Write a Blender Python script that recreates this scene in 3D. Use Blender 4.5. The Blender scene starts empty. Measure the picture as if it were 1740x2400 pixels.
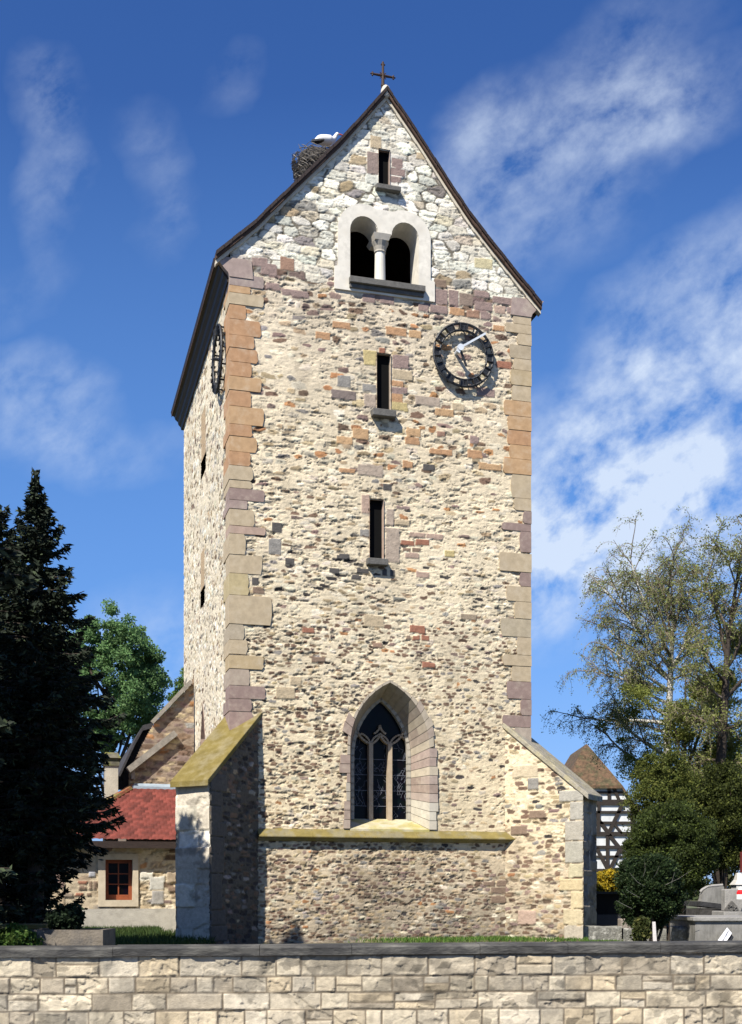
import bpy, bmesh, math, random
import numpy as np
from mathutils import Vector, Matrix
from mathutils.geometry import tessellate_polygon

SC = bpy.context.scene
COL = SC.collection
R = math.radians

# ------------------------------------------------------------------ camera
FPX, CX, HY, CZ = 2834.0, 870.0, 2089.0, 1.15      # focal length, centre column and horizon row of the 1740x2400 frame
cam_d = bpy.data.cameras.new("camera")
cam = bpy.data.objects.new("camera", cam_d)
COL.objects.link(cam)
cam.location = (0, 0, CZ)
cam.rotation_euler = (R(90), 0, 0)
cam_d.sensor_fit = 'HORIZONTAL'
cam_d.sensor_width = 36.0
cam_d.lens = 36.0 * FPX / 1740.0
cam_d.shift_x = 0.0
cam_d.shift_y = (HY - 1200.0) / 2400.0 * (2400.0 / 1740.0)
cam_d.clip_start = 0.1
cam_d.clip_end = 3000.0
SC.camera = cam

# ------------------------------------------------------------------ sun and sky
SUN_EL = R(46.0)
SUN_DIR_XY = (-0.530, -0.848)                         # the sun stands behind the viewer's left shoulder
SUN_ROT = math.atan2(SUN_DIR_XY[0], SUN_DIR_XY[1])
sun_d = bpy.data.lights.new("sun", 'SUN')
sun_d.energy = 5.0
sun_d.angle = R(0.53)
sun_d.color = (1.0, 0.94, 0.835)
sun = bpy.data.objects.new("sun", sun_d)
COL.objects.link(sun)
_n = math.hypot(*SUN_DIR_XY)
sdir = Vector((SUN_DIR_XY[0] / _n * math.cos(SUN_EL), SUN_DIR_XY[1] / _n * math.cos(SUN_EL), math.sin(SUN_EL)))
sun.rotation_euler = sdir.to_track_quat('Z', 'Y').to_euler()
sun.location = sdir * 60

SC.view_settings.view_transform = 'Standard'
SC.view_settings.look = 'None'
SC.view_settings.gamma = 1.0
SC.view_settings.use_curve_mapping = False
SC.view_settings.exposure = 0.92

world = bpy.data.worlds.new("World")
SC.world = world
world.use_nodes = True
nt = world.node_tree
nt.nodes.clear()
L = nt.links.new


def wn(kind, **kw):
    n = nt.nodes.new(kind)
    for k, v in kw.items():
        setattr(n, k, v)
    return n


def wmath(op, a, b=None, c=None):
    n = wn('ShaderNodeMath', operation=op)
    for i, v in enumerate((a, b, c)):
        if v is None:
            continue
        if isinstance(v, (int, float)):
            n.inputs[i].default_value = v
        else:
            L(v, n.inputs[i])
    return n.outputs[0]


sky = wn('ShaderNodeTexSky', sky_type='NISHITA', sun_disc=False)
sky.sun_elevation = SUN_EL
sky.sun_rotation = SUN_ROT
sky.altitude = 300.0
sky.air_density = 1.0
sky.dust_density = 0.4
sky.ozone_density = 2.2
hsv = wn('ShaderNodeHueSaturation')
hsv.inputs['Saturation'].default_value = 1.22
hsv.inputs['Value'].default_value = 1.0
L(sky.outputs[0], hsv.inputs['Color'])
tint = wn('ShaderNodeMix', data_type='RGBA', blend_type='MULTIPLY')
tint.inputs['Factor'].default_value = 1.0
tint.inputs[7].default_value = (0.86, 0.97, 1.36, 1)
L(hsv.outputs[0], tint.inputs[6])
tc = wn('ShaderNodeTexCoord')
sep = wn('ShaderNodeSeparateXYZ')
L(tc.outputs['Generated'], sep.inputs[0])
ay = wmath('MAXIMUM', wmath('ABSOLUTE', sep.outputs[1]), 0.05)
ca = wmath('DIVIDE', sep.outputs[0], ay)             # tangent-plane coordinates of the sky direction
cb = wmath('DIVIDE', sep.outputs[2], ay)
comb = wn('ShaderNodeCombineXYZ')
L(ca, comb.inputs[0])
L(cb, comb.inputs[1])
wnz = wn('ShaderNodeTexNoise')
wnz.inputs['Scale'].default_value = 9.0
wnz.inputs['Detail'].default_value = 4.0
L(comb.outputs[0], wnz.inputs['Vector'])
wsub = wn('ShaderNodeVectorMath', operation='SUBTRACT')
L(wnz.outputs['Color'], wsub.inputs[0])
wsub.inputs[1].default_value = (0.5, 0.5, 0.5)
wscl = wn('ShaderNodeVectorMath', operation='SCALE')
wscl.inputs['Scale'].default_value = 0.10
L(wsub.outputs[0], wscl.inputs[0])
wadd = wn('ShaderNodeVectorMath', operation='ADD')
L(comb.outputs[0], wadd.inputs[0])
L(wscl.outputs[0], wadd.inputs[1])
# cloud banks: azimuth tangent, height tangent, half length, half width, tilt, weight
BANKS = [(0.162, 0.631, 0.13, 0.050, 45, 0.42), (0.099, 0.585, 0.07, 0.040, 55, 0.30), (0.265, 0.660, 0.07, 0.030, 30, 0.28),
         (0.215, 0.640, 0.07, 0.04, 40, 0.30), (0.16, 0.545, 0.07, 0.03, 30, 0.16), (0.285, 0.455, 0.10, 0.070, 40, 0.95),
         (0.215, 0.415, 0.06, 0.030, 38, 0.50), (0.258, 0.345, 0.16, 0.050, 12, 0.95), (0.165, 0.300, 0.10, 0.060, 20, 0.95),
         (0.29, 0.285, 0.12, 0.050, 0, 0.85), (0.140, 0.365, 0.06, 0.040, 60, 0.50), (0.12, 0.24, 0.07, 0.04, 20, 0.40),
         (-0.279, 0.412, 0.065, 0.034, -10, 0.48), (-0.24, 0.372, 0.10, 0.018, 0, 0.25), (-0.264, 0.590, 0.055, 0.020, 80, 0.30),
         (-0.262, 0.661, 0.030, 0.024, 60, 0.30), (-0.18, 0.610, 0.04, 0.026, 110, 0.20), (-0.173, 0.564, 0.03, 0.018, 60, 0.16),
         (-0.113, 0.667, 0.030, 0.014, 60, 0.14), (-0.15, 0.20, 0.09, 0.045, 0, 0.45), (-0.29, 0.50, 0.04, 0.02, 20, 0.14)]
acc = None
for bx, bz, rx, rz, tilt, wgt in BANKS:
    mp = wn('ShaderNodeMapping', vector_type='TEXTURE')
    mp.inputs['Location'].default_value = (bx, bz, 0)
    mp.inputs['Rotation'].default_value = (0, 0, R(tilt))
    mp.inputs['Scale'].default_value = (rx * 1.5, rz * 1.5, 1)
    L(wadd.outputs[0], mp.inputs[0])
    gr = wn('ShaderNodeTexGradient', gradient_type='SPHERICAL')
    L(mp.outputs[0], gr.inputs[0])
    t = wmath('MULTIPLY', wmath('SMOOTH_MIN', gr.outputs[0], 0.7, 0.25), wgt * 1.15)
    acc = t if acc is None else wmath('ADD', acc, t)
mpn = wn('ShaderNodeMapping', vector_type='TEXTURE')
mpn.inputs['Rotation'].default_value = (0, 0, R(38))
mpn.inputs['Scale'].default_value = (0.062, 0.046, 1)
L(comb.outputs[0], mpn.inputs[0])
nz = wn('ShaderNodeTexNoise')
nz.inputs['Scale'].default_value = 1.0
nz.inputs['Detail'].default_value = 9.0
nz.inputs['Roughness'].default_value = 0.60
nz.inputs['Distortion'].default_value = 0.1
L(mpn.outputs[0], nz.inputs['Vector'])
ramp = wmath('MULTIPLY', wmath('SUBTRACT', nz.outputs['Fac'], 0.34), 3.0)
dens = wmath('MULTIPLY', acc, wmath('MAXIMUM', ramp, 0.0))
dens = wmath('MINIMUM', wmath('MULTIPLY', dens, 1.0), 0.86)
nz2 = wn('ShaderNodeTexNoise')
nz2.inputs['Scale'].default_value = 5.0
nz2.inputs['Detail'].default_value = 4.0
L(comb.outputs[0], nz2.inputs['Vector'])
haze_lo = wmath('MULTIPLY', wmath('SUBTRACT', 0.24, cb), 0.6)
blue_f = wmath('MINIMUM', wmath('MAXIMUM', wmath('MULTIPLY', wmath('SUBTRACT', 0.66, cb), 1.15), 0.0), 0.75)
blue = wn('ShaderNodeMix', data_type='RGBA')
L(blue_f, blue.inputs['Factor'])
L(tint.outputs[2], blue.inputs[6])
blue.inputs[7].default_value = (1.75, 4.1, 8.6, 1)
dens = wmath('MINIMUM', wmath('ADD', dens, wmath('MAXIMUM', haze_lo, 0.0)), 0.92)
mixc = wn('ShaderNodeMix', data_type='RGBA')
L(dens, mixc.inputs['Factor'])
L(blue.outputs[2], mixc.inputs[6])
CLOUD_RGB = (7.0, 8.0, 9.5, 1)
mixc.inputs[7].default_value = CLOUD_RGB
bg = wn('ShaderNodeBackground')
bg.inputs['Strength'].default_value = 0.0565
L(mixc.outputs[2], bg.inputs['Color'])
wo = wn('ShaderNodeOutputWorld')
L(bg.outputs[0], wo.inputs['Surface'])

# ------------------------------------------------------------------ noise
M32 = 0xffffffff


def h2(i, j, k):
    n = (np.asarray(i).astype(np.int64) * 374761393 + np.asarray(j).astype(np.int64) * 668265263 + (k * 1442695041 & M32)) & M32
    n = ((n ^ (n >> 13)) * 1274126177) & M32
    n = ((n ^ (n >> 16)) * 1103515245) & M32
    return (n ^ (n >> 15)) / 4294967295.0


def vn(x, y, k):
    i, j = np.floor(x), np.floor(y)
    fx, fy = x - i, y - j
    fx, fy = fx * fx * (3 - 2 * fx), fy * fy * (3 - 2 * fy)
    a, b, c, d = h2(i, j, k), h2(i + 1, j, k), h2(i, j + 1, k), h2(i + 1, j + 1, k)
    return (a * (1 - fx) + b * fx) * (1 - fy) + (c * (1 - fx) + d * fx) * fy


def fbm(x, y, k, o=4):
    s, a, t = 0, 0.5, 0
    for n in range(o):
        s = s + a * vn(x * 2 ** n, y * 2 ** n, k + n * 17)
        t += a
        a *= 0.55
    return s / t


def sst(x, a, b):
    t = np.clip((x - a) / (b - a), 0, 1)
    return t * t * (3 - 2 * t)


# ------------------------------------------------------------------ objects and meshes
def tag(o, label=None, cat=None, group=None, kind=None):
    for k, v in (('label', label), ('category', cat), ('group', group), ('kind', kind)):
        if v:
            o[k] = v
    return o


def link(name, me, mat=None, parent=None, smooth=False):
    o = bpy.data.objects.new(name, me)
    COL.objects.link(o)
    if mat:
        me.materials.append(mat)
    if parent:
        o.parent = parent
    if smooth:
        me.polygons.foreach_set('use_smooth', np.ones(len(me.polygons), dtype=bool))
    return o


def empty(name, loc, rz=0.0):
    o = bpy.data.objects.new(name, None)
    COL.objects.link(o)
    o.location = loc
    o.rotation_euler = (0, 0, rz)
    o.empty_display_size = 0.3
    return o


def np_mesh(name, V, F, cols=None):
    V = np.asarray(V, dtype=np.float32)
    F = np.asarray(F, dtype=np.int32)
    k = F.shape[1]
    me = bpy.data.meshes.new(name)
    me.vertices.add(len(V))
    me.vertices.foreach_set('co', V.ravel())
    me.loops.add(F.size)
    me.loops.foreach_set('vertex_index', F.ravel())
    me.polygons.add(len(F))
    me.polygons.foreach_set('loop_start', np.arange(0, F.size, k, dtype=np.int32))
    me.polygons.foreach_set('loop_total', np.full(len(F), k, dtype=np.int32))
    if cols is not None:
        a = me.color_attributes.new('Col', 'FLOAT_COLOR', 'POINT')
        c = np.ones((len(V), 4), dtype=np.float32)
        c[:, :3] = cols
        a.data.foreach_set('color', c.ravel())
    me.update()
    me.validate()
    return me


class MB:
    """collects simple shapes, with a colour per vertex, into one mesh"""

    def __init__(s):
        s.v, s.f, s.c = [], [], []

    def add(s, vs, fs, col=(1, 1, 1)):
        b = len(s.v)
        s.v += [tuple(p) for p in vs]
        s.c += [col] * len(vs)
        s.f += [tuple(i + b for i in f) for f in fs]
        return s

    def box(s, x0, x1, y0, y1, z0, z1, col=(1, 1, 1)):
        return s.hexa([(x0, y0, z0), (x1, y0, z0), (x1, y1, z0), (x0, y1, z0),
                       (x0, y0, z1), (x1, y0, z1), (x1, y1, z1), (x0, y1, z1)], col)

    def hexa(s, p, col=(1, 1, 1)):
        return s.add(p, [(0, 3, 2, 1), (4, 5, 6, 7), (0, 1, 5, 4), (1, 2, 6, 5), (2, 3, 7, 6), (3, 0, 4, 7)], col)

    def beam(s, a, b, w, d, up=(0, 0, 1), col=(1, 1, 1)):
        a, b = Vector(a), Vector(b)
        t = (b - a).normalized()
        x = t.cross(Vector(up))
        if x.length < 1e-4:
            x = t.cross(Vector((0, 1, 0)))
        x.normalize()
        y = x.cross(t).normalized()
        x, y = x * w / 2, y * d / 2
        return s.hexa([a - x - y, a + x - y, a + x + y, a - x + y, b - x - y, b + x - y, b + x + y, b - x + y], col)

    def tube(s, pts, rs, n=6, col=(1, 1, 1), cap=True):
        b = len(s.v)
        pts = [Vector(p) for p in pts]
        if isinstance(rs, (int, float)):
            rs = [rs] * len(pts)
        ref = None
        for i, p in enumerate(pts):
            t = (pts[min(i + 1, len(pts) - 1)] - pts[max(i - 1, 0)])
            t = t.normalized() if t.length > 1e-9 else Vector((0, 0, 1))
            if ref is None or abs(ref.dot(t)) > 0.95:
                ref = Vector((0, 0, 1)) if abs(t.z) < 0.9 else Vector((1, 0, 0))
            x = t.cross(ref).normalized()
            y = t.cross(x)
            for k in range(n):
                a = 2 * math.pi * k / n
                s.v.append(tuple(p + (x * math.cos(a) + y * math.sin(a)) * rs[i]))
                s.c.append(col)
        for i in range(len(pts) - 1):
            for k in range(n):
                k2 = (k + 1) % n
                s.f.append((b + i * n + k, b + i * n + k2, b + (i + 1) * n + k2, b + (i + 1) * n + k))
        if cap:
            s.f.append(tuple(b + k for k in range(n)))
            e = b + (len(pts) - 1) * n
            s.f.append(tuple(e + k for k in range(n - 1, -1, -1)))
        return s

    def strip(s, A, B, cols=None, close=False):
        n = len(A)
        m = n if close else n - 1
        for i in range(m):
            j = (i + 1) % n
            s.add([A[i], A[j], B[j], B[i]], [(0, 1, 2, 3)], cols[i] if cols else (1, 1, 1))
        return s

    def plate(s, outer, holes, fn, v0, v1, col=(1, 1, 1), back=True, hole_v1=None):
        """flat plate with holes: outline points (a,b) placed by fn(a,b,depth)"""
        polys = [outer] + list(holes)
        flat = [p for q in polys for p in q]
        tris = tessellate_polygon([[Vector((p[0], p[1], 0)) for p in q] for q in polys])
        s.add([fn(p[0], p[1], v0) for p in flat], [tuple(t) for t in tris], col)
        if back:
            s.add([fn(p[0], p[1], v1) for p in flat], [tuple(reversed(t)) for t in tris], col)
        for k, q in enumerate(polys):
            e = v1 if (k == 0 or hole_v1 is None) else hole_v1
            s.strip([fn(p[0], p[1], v0) for p in q], [fn(p[0], p[1], e) for p in q], [col] * len(q), close=True)
        return s

    def build(s, name, mat=None, parent=None, smooth=False, bevel=0.0, base=None):
        me = bpy.data.meshes.new(name)
        if base is not None:
            s.v = [(p[0] - base[0], p[1] - base[1], p[2] - base[2]) for p in s.v]
        me.from_pydata(s.v, [], s.f)
        a = me.color_attributes.new('Col', 'FLOAT_COLOR', 'POINT')
        c = np.ones((len(s.v), 4), dtype=np.float32)
        c[:, :3] = np.array(s.c, dtype=np.float32).reshape(-1, 3)
        a.data.foreach_set('color', c.ravel())
        bm = bmesh.new()
        bm.from_mesh(me)
        bmesh.ops.recalc_face_normals(bm, faces=bm.faces)
        bm.to_mesh(me)
        bm.free()
        o = link(name, me, mat, parent, smooth)
        if base is not None:
            o.location = base
        if bevel:
            md = o.modifiers.new('bevel', 'BEVEL')
            md.width = bevel
            md.segments = 2
            md.limit_method = 'ANGLE'
        return o


# ------------------------------------------------------------------ materials
MATS = {}


def mat(name, base=(0.5, 0.5, 0.5), rough=0.85, var=0.25, scale=8.0, bump=0.3, bscale=30.0, attr=False,
        base2=None, mix_scale=2.0, mix_lo=0.45, mix_hi=0.6, spec=0.3, stretch=(1, 1, 1), metal=0.0, bdist=0.02):
    if name in MATS:
        return MATS[name]
    m = bpy.data.materials.new(name)
    m.use_nodes = True
    t = m.node_tree
    N, K = t.nodes, t.links.new
    p = N['Principled BSDF']
    p.inputs['Roughness'].default_value = rough
    p.inputs['Specular IOR Level'].default_value = spec
    p.inputs['Metallic'].default_value = metal
    co = N.new('ShaderNodeTexCoord')
    mp = N.new('ShaderNodeMapping')
    mp.inputs['Scale'].default_value = stretch
    K(co.outputs['Object'], mp.inputs[0])
    if attr:
        at = N.new('ShaderNodeAttribute')
        at.attribute_name = 'Col'
        src = at.outputs['Color']
    else:
        rgb = N.new('ShaderNodeRGB')
        rgb.outputs[0].default_value = (*base, 1)
        src = rgb.outputs[0]
    if base2:
        n1 = N.new('ShaderNodeTexNoise')
        n1.inputs['Scale'].default_value = mix_scale
        n1.inputs['Detail'].default_value = 5
        n1.inputs['Roughness'].default_value = 0.65
        K(mp.outputs[0], n1.inputs['Vector'])
        mr = N.new('ShaderNodeMapRange')
        mr.inputs[1].default_value = mix_lo
        mr.inputs[2].default_value = mix_hi
        K(n1.outputs['Fac'], mr.inputs[0])
        mx = N.new('ShaderNodeMix')
        mx.data_type = 'RGBA'
        K(mr.outputs[0], mx.inputs['Factor'])
        K(src, mx.inputs[6])
        mx.inputs[7].default_value = (*base2, 1)
        src = mx.outputs[2]
    n2 = N.new('ShaderNodeTexNoise')
    n2.inputs['Scale'].default_value = scale
    n2.inputs['Detail'].default_value = 6
    n2.inputs['Roughness'].default_value = 0.6
    K(mp.outputs[0], n2.inputs['Vector'])
    mr2 = N.new('ShaderNodeMapRange')
    mr2.inputs[1].default_value = 0.25
    mr2.inputs[2].default_value = 0.75
    mr2.inputs[3].default_value = (1 - var) * 0.80
    mr2.inputs[4].default_value = (1 + var) * 0.80
    K(n2.outputs['Fac'], mr2.inputs[0])
    ml = N.new('ShaderNodeMix')
    ml.data_type = 'RGBA'
    ml.blend_type = 'MULTIPLY'
    ml.inputs['Factor'].default_value = 1
    K(src, ml.inputs[6])
    K(mr2.outputs[0], ml.inputs[7])
    K(ml.outputs[2], p.inputs['Base Color'])
    if bump:
        n3 = N.new('ShaderNodeTexNoise')
        n3.inputs['Scale'].default_value = bscale
        n3.inputs['Detail'].default_value = 5
        K(mp.outputs[0], n3.inputs['Vector'])
        b = N.new('ShaderNodeBump')
        b.inputs['Strength'].default_value = bump
        b.inputs['Distance'].default_value = bdist
        K(n3.outputs['Fac'], b.inputs['Height'])
        K(b.outputs[0], p.inputs['Normal'])
    MATS[name] = m
    return m


m_stone = mat('rubble_stone', attr=True, var=0.22, scale=14, bump=0.5, bscale=38, bdist=0.02, rough=0.9)
m_dress = mat('dressed_stone', attr=True, base2=(0.40, 0.35, 0.27), mix_scale=3.5, mix_lo=0.50, mix_hi=0.95, var=0.2, scale=7, bump=0.2, bscale=45, bdist=0.01, rough=0.85)
m_moss = mat('mossy_stone', (0.185, 0.142, 0.037), var=0.3, scale=5, base2=(0.20, 0.165, 0.08), mix_scale=2.5, bump=0.5, bscale=30)
m_darkst = mat('dark_sill_stone', (0.12, 0.115, 0.105), var=0.3, scale=9, bump=0.4, bscale=30)
m_wood = mat('dark_brown_wood', (0.030, 0.019, 0.015), var=0.4, scale=5, bump=0.3, bscale=20, stretch=(4, 0.6, 4), rough=0.55)
m_rooftile = mat('brown_tile', (0.075, 0.045, 0.032), var=0.45, scale=6, bump=0.5, bscale=9)
m_iron = mat('rusty_iron', (0.05, 0.028, 0.02), var=0.4, scale=20, bump=0.3, bscale=50, rough=0.7)
m_black = mat('black_iron', (0.022, 0.024, 0.028), var=0.4, scale=14, bump=0.4, bscale=40, rough=0.5)
m_steel = mat('pale_metal', (0.62, 0.66, 0.70), var=0.15, scale=14, bump=0.1, rough=0.45)
m_plaster = mat('pale_render', (0.42, 0.39, 0.33), var=0.2, scale=6, bump=0.4, bscale=40)
m_dark = mat('dark_interior', (0.004, 0.004, 0.004), var=0.2, bump=0, spec=0.1)

# ------------------------------------------------------------------ the tower's own frame
TH = R(15.4)
UX, UY = math.cos(TH), math.sin(TH)
VX, VY = -math.sin(TH), math.cos(TH)
AX, AY = (540 - CX) / FPX * 26.3, 26.3              # the near left corner of the tower
W, D = 7.02, 8.7


def T(u, v, z):
    return Vector((AX + UX * u + VX * v, AY + UY * u + VY * v, z))


def front(px, py, v=0.0):
    """where the tower's plane v is, for a frame position of the photograph: (u, z)"""
    dx = (px - CX) / FPX
    t = (v + AX * VX + AY * VY) / (dx * VX + VY)
    x, y = dx * t, t
    return ((x - AX) * UX + (y - AY) * UY, CZ + (HY - py) / FPX * t)


def leftf(px, py, u=0.0):
    dx = (px - CX) / FPX
    t = (u + AX * UX + AY * UY) / (dx * UX + UY)
    return ((dx * t - AX) * VX + (t - AY) * VY, CZ + (HY - py) / FPX * t)


def at(px, py, Y):
    return Vector(((px - CX) / FPX * Y, Y, CZ + (HY - py) / FPX * Y))


# ------------------------------------------------------------------ rubble masonry
PAL = np.array([(0.62, 0.52, 0.355), (0.63, 0.56, 0.42), (0.40, 0.31, 0.19), (0.165, 0.108, 0.072), (0.23, 0.16, 0.135),
                (0.40, 0.20, 0.09), (0.25, 0.23, 0.205), (0.050, 0.044, 0.042), (0.74, 0.71, 0.60)])
# height -> shares of: rendered over, cream, tan, brown, purple, orange, grey, dark, white
SHARES = [(0.0, [.10, .08, .34, .30, .08, .02, .07, .01, 0]), (1.2, [.14, .08, .24, .38, .08, .01, .05, .02, 0]),
          (2.2, [.20, .10, .18, .38, .05, .01, .05, .03, 0]), (2.7, [.30, .16, .16, .27, .03, .01, .03, .04, 0]),
          (5.2, [.26, .13, .13, .33, .03, .01, .05, .06, 0]), (6.8, [.28, .14, .13, .32, .04, .02, .03, .04, 0]),
          (7.4, [.50, .22, .09, .10, .03, .02, .02, .02, 0]), (8.2, [.40, .24, .10, .10, .01, .01, .04, .10, 0]),
          (9.4, [.58, .26, .07, .04, .02, .01, .01, .01, 0]), (10.6, [.48, .26, .12, .05, .02, .04, .02, .01, 0]),
          (11.3, [.30, .20, .20, .10, .05, .12, .03, .00, 0]), (12.6, [.36, .24, .16, .08, .06, .06, .04, .00, 0]),
          (13.8, [.36, .24, .12, .10, .08, .06, .04, .00, 0]), (14.3, [.16, .16, .14, .24, .24, .04, .02, 0, 0]),
          (14.75, [.10, .16, .14, .24, .28, .04, .02, 0, .02]), (15.0, [.06, .14, .03, .00, .01, 0, .04, 0, .72]),
          (20.0, [.06, .14, .03, .00, .01, 0, .04, 0, .72])]
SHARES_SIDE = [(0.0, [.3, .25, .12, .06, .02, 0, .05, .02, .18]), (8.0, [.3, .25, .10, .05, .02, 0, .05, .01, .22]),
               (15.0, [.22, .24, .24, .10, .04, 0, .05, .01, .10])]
SHARES_BASE = [(0.0, [.10, .10, .32, .30, .08, .02, .07, .01, 0]), (2.0, [.14, .12, .24, .34, .08, .02, .05, .01, 0]),
               (3.0, [.40, .20, .14, .16, .02, .01, .05, .02, 0])]
SHARES_SHADED = [(0.0, [.25, 0, .03, .30, .04, 0, .05, .33, 0]), (6.0, [.25, 0, .03, .30, .04, 0, .05, .33, 0])]
SHARES_BROWN = [(0.0, [.03, .05, .32, .34, .16, .04, .06, 0, 0]), (6.0, [.03, .05, .32, .34, .16, .04, .06, 0, 0])]


def cells(x, y, cw, ch, k, jx=0.75, jy=0.55, p=2.6):
    a, b = x / cw, y / ch
    ia, ib = np.floor(a).astype(np.int64), np.floor(b).astype(np.int64)
    d1 = np.full(x.shape, 9.0)
    d2 = np.full(x.shape, 9.0)
    ci, cj, cy, cx = np.zeros_like(ia), np.zeros_like(ib), np.zeros_like(x), np.zeros_like(x)
    for dj in (-1, 0, 1):
        J = ib + dj
        off = 0.5 * (J & 1) + 0.35 * (h2(J, J * 0, k + 5) - 0.5)
        I0 = np.floor(a - off).astype(np.int64)
        for di in (-1, 0, 1):
            I = I0 + di
            sx = I + off + 0.5 + jx * (h2(I, J, k) - 0.5)
            sy = J + 0.5 + jy * (h2(I, J, k + 1) - 0.5)
            d = (np.abs(a - sx) ** p + np.abs(b - sy) ** p) ** (1 / p)
            n = d < d1
            d2 = np.where(n, d1, np.minimum(d2, d))
            ci, cj = np.where(n, I, ci), np.where(n, J, cj)
            cy, cx = np.where(n, sy * ch, cy), np.where(n, sx * cw, cx)
            d1 = np.where(n, d, d1)
    return d2 - d1, ci, cj, cx, cy


MORT_Z = [0.0, 0.9, 2.1, 2.7, 7.0, 11.0, 14.4, 20]
MORT_C = np.array([(0.34, 0.285, 0.21), (0.44, 0.365, 0.26), (0.56, 0.46, 0.315), (0.66, 0.555, 0.375), (0.67, 0.575, 0.405), (0.67, 0.57, 0.40), (0.62, 0.53, 0.39), (0.70, 0.65, 0.52)])


def rubble(x, z, shares, k, zoff=0.0, lay=None, mortar=None, grime=None, relief=1.0):
    """height (m) and colour of a rubble wall at wall coordinates x, z"""
    wx = x + 0.10 * (fbm(x * 2.2, z * 2.2, k + 40, 3) - 0.5) + 0.05 * (fbm(x * 7, z * 9, k + 41, 2) - 0.5)
    wz = z + 0.16 * (fbm(x * 0.7, z * 0.9, k + 50, 3) - 0.5) + 0.045 * (fbm(x * 3.1, z * 4, k + 60, 3) - 0.5)
    if lay is None:
        lay = [(-9, 0.165, 0.080), (7.4, 0.25, 0.084), (10.3, 0.30, 0.135), (14.9, 0.40, 0.20)]
    zs = z + zoff
    H = np.zeros_like(x)
    C = np.zeros(x.shape + (3,))
    knots = np.array([s[0] for s in shares])
    probs = np.array([s[1] for s in shares])
    zz = zs + 0.9 * (fbm(x * 0.55, z * 0.8, k + 70, 3) - 0.5)
    for q, (z0, cw, ch) in enumerate(lay):
        z1 = lay[q + 1][0] if q + 1 < len(lay) else 99
        msk = (zz >= z0) & (zz < z1)
        if not msk.any():
            continue
        X, Z, XX, ZZ = wx[msk], wz[msk], x[msk], z[msk]
        e, ci, cj, cx, cy = cells(X, Z, cw, ch, k + 100 + q, 0.85, 0.45)
        pr = np.stack([np.interp(cy + zoff, knots, probs[:, c]) for c in range(probs.shape[1])], -1)
        # patches where stones are left bare and patches smeared over with mortar
        bare = fbm(cx * 0.42 + 3.1, cy * 0.55, k + 80, 3)
        pr[:, 0] *= np.clip(3.4 - 3.6 * bare, 0.5, 3.2)
        cum = np.cumsum(pr / pr.sum(1, keepdims=True), 1)
        r = h2(ci, cj, k + 9)
        idx = (r[:, None] > cum).sum(1).clip(0, len(PAL) - 1)
        col = PAL[idx] * (0.72 + 0.56 * h2(ci, cj, k + 11))[:, None]
        col = col * (1 + 0.07 * (np.stack([h2(ci, cj, k + s) for s in (21, 22, 23)], -1) - 0.5))
        fine = fbm(XX * 7.5, ZZ * 20, k + 90, 4)
        grain = fbm(XX * 19, ZZ * 30, k + 92, 3)
        col = col * (0.72 + 0.56 * fine)[:, None]
        gable = (q == len(lay) - 1) & (len(lay) > 3)
        wide = 0.04 + 0.34 * h2(ci, cj, k + 12)
        if gable:
            wide = 0.02 + 0.06 * h2(ci, cj, k + 12)
        ee = e + 0.24 * (fine - 0.5) + 0.14 * (grain - 0.5)
        st = sst(ee, wide, wide + 0.09)
        covered = idx == 0
        st = np.where(covered, 0.0, st)
        rr = h2(ci, cj, k + 13)
        tone = (0.84 + 0.32 * fbm(XX * 1.3, ZZ * 1.3, k + 33, 3))[:, None]
        if mortar is None:
            mort = np.stack([np.interp(zz[msk], MORT_Z, MORT_C[:, c]) for c in range(3)], -1) * tone
        else:
            mort = np.array(mortar)[None, :] * tone
        if gable:
            dk = sst(fbm(XX * 1.7, ZZ * 1.7, k + 34, 2), 0.30, 0.55)[:, None]
            mort = np.array((0.66, 0.61, 0.49))[None, :] * tone * (1 - dk) + np.array((0.16, 0.14, 0.105))[None, :] * dk
            mort = np.where(covered[:, None], np.array((0.66, 0.61, 0.49))[None, :] * tone, mort)
        c = mort * (1 - st[:, None]) + col * st[:, None]
        low = np.where(idx == 7, -0.7, np.where(idx == 3, -0.25, 0.1) + 0.9 * rr)
        hgt = 0.013 * st * low * sst(e, 0.0, 0.5)
        hgt = hgt + np.where(covered, 0.010 * sst(ee, 0.05, 0.5) * (rr - 0.3), 0)
        if gable:
            hgt = 0.012 * sst(ee, 0.01, 0.2) * (0.4 + 0.8 * rr)
        hgt = hgt + 0.013 * (fine - 0.5) + 0.007 * (grain - 0.5)
        # open joints and wavering cracks between the stones
        rid = np.abs(fbm(XX * 2.3, ZZ * 13.0, k + 97, 4) - 0.5)
        crk = sst(0.030 - rid, 0.0, 0.020) * sst(fbm(XX * 2.4, ZZ * 4.5, k + 98, 3), 0.44, 0.54)
        pock = sst(fbm(XX * 6.5, ZZ * 16, k + 95, 3), 0.62, 0.67) * sst(bare, 0.2, 0.5)
        dep = np.maximum(crk * 0.8, pock)
        hgt = hgt - (0.014 if gable else 0.022) * dep
        c = c * (1 - dep[:, None]) + dep[:, None] * (0.50 * c + np.array((0.030, 0.023, 0.016)))
        H[msk] = hgt * relief
        C[msk] = c
    stain = fbm(x * 0.8, z * 0.35, k + 77, 4)
    C *= (0.88 + 0.24 * stain)[..., None]
    if grime is not None:
        g = grime(x, z)[..., None]
        C = C * (1 - g) + g * (C * np.array((0.52, 0.50, 0.48)) + 0.02)
    return H, C


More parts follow.
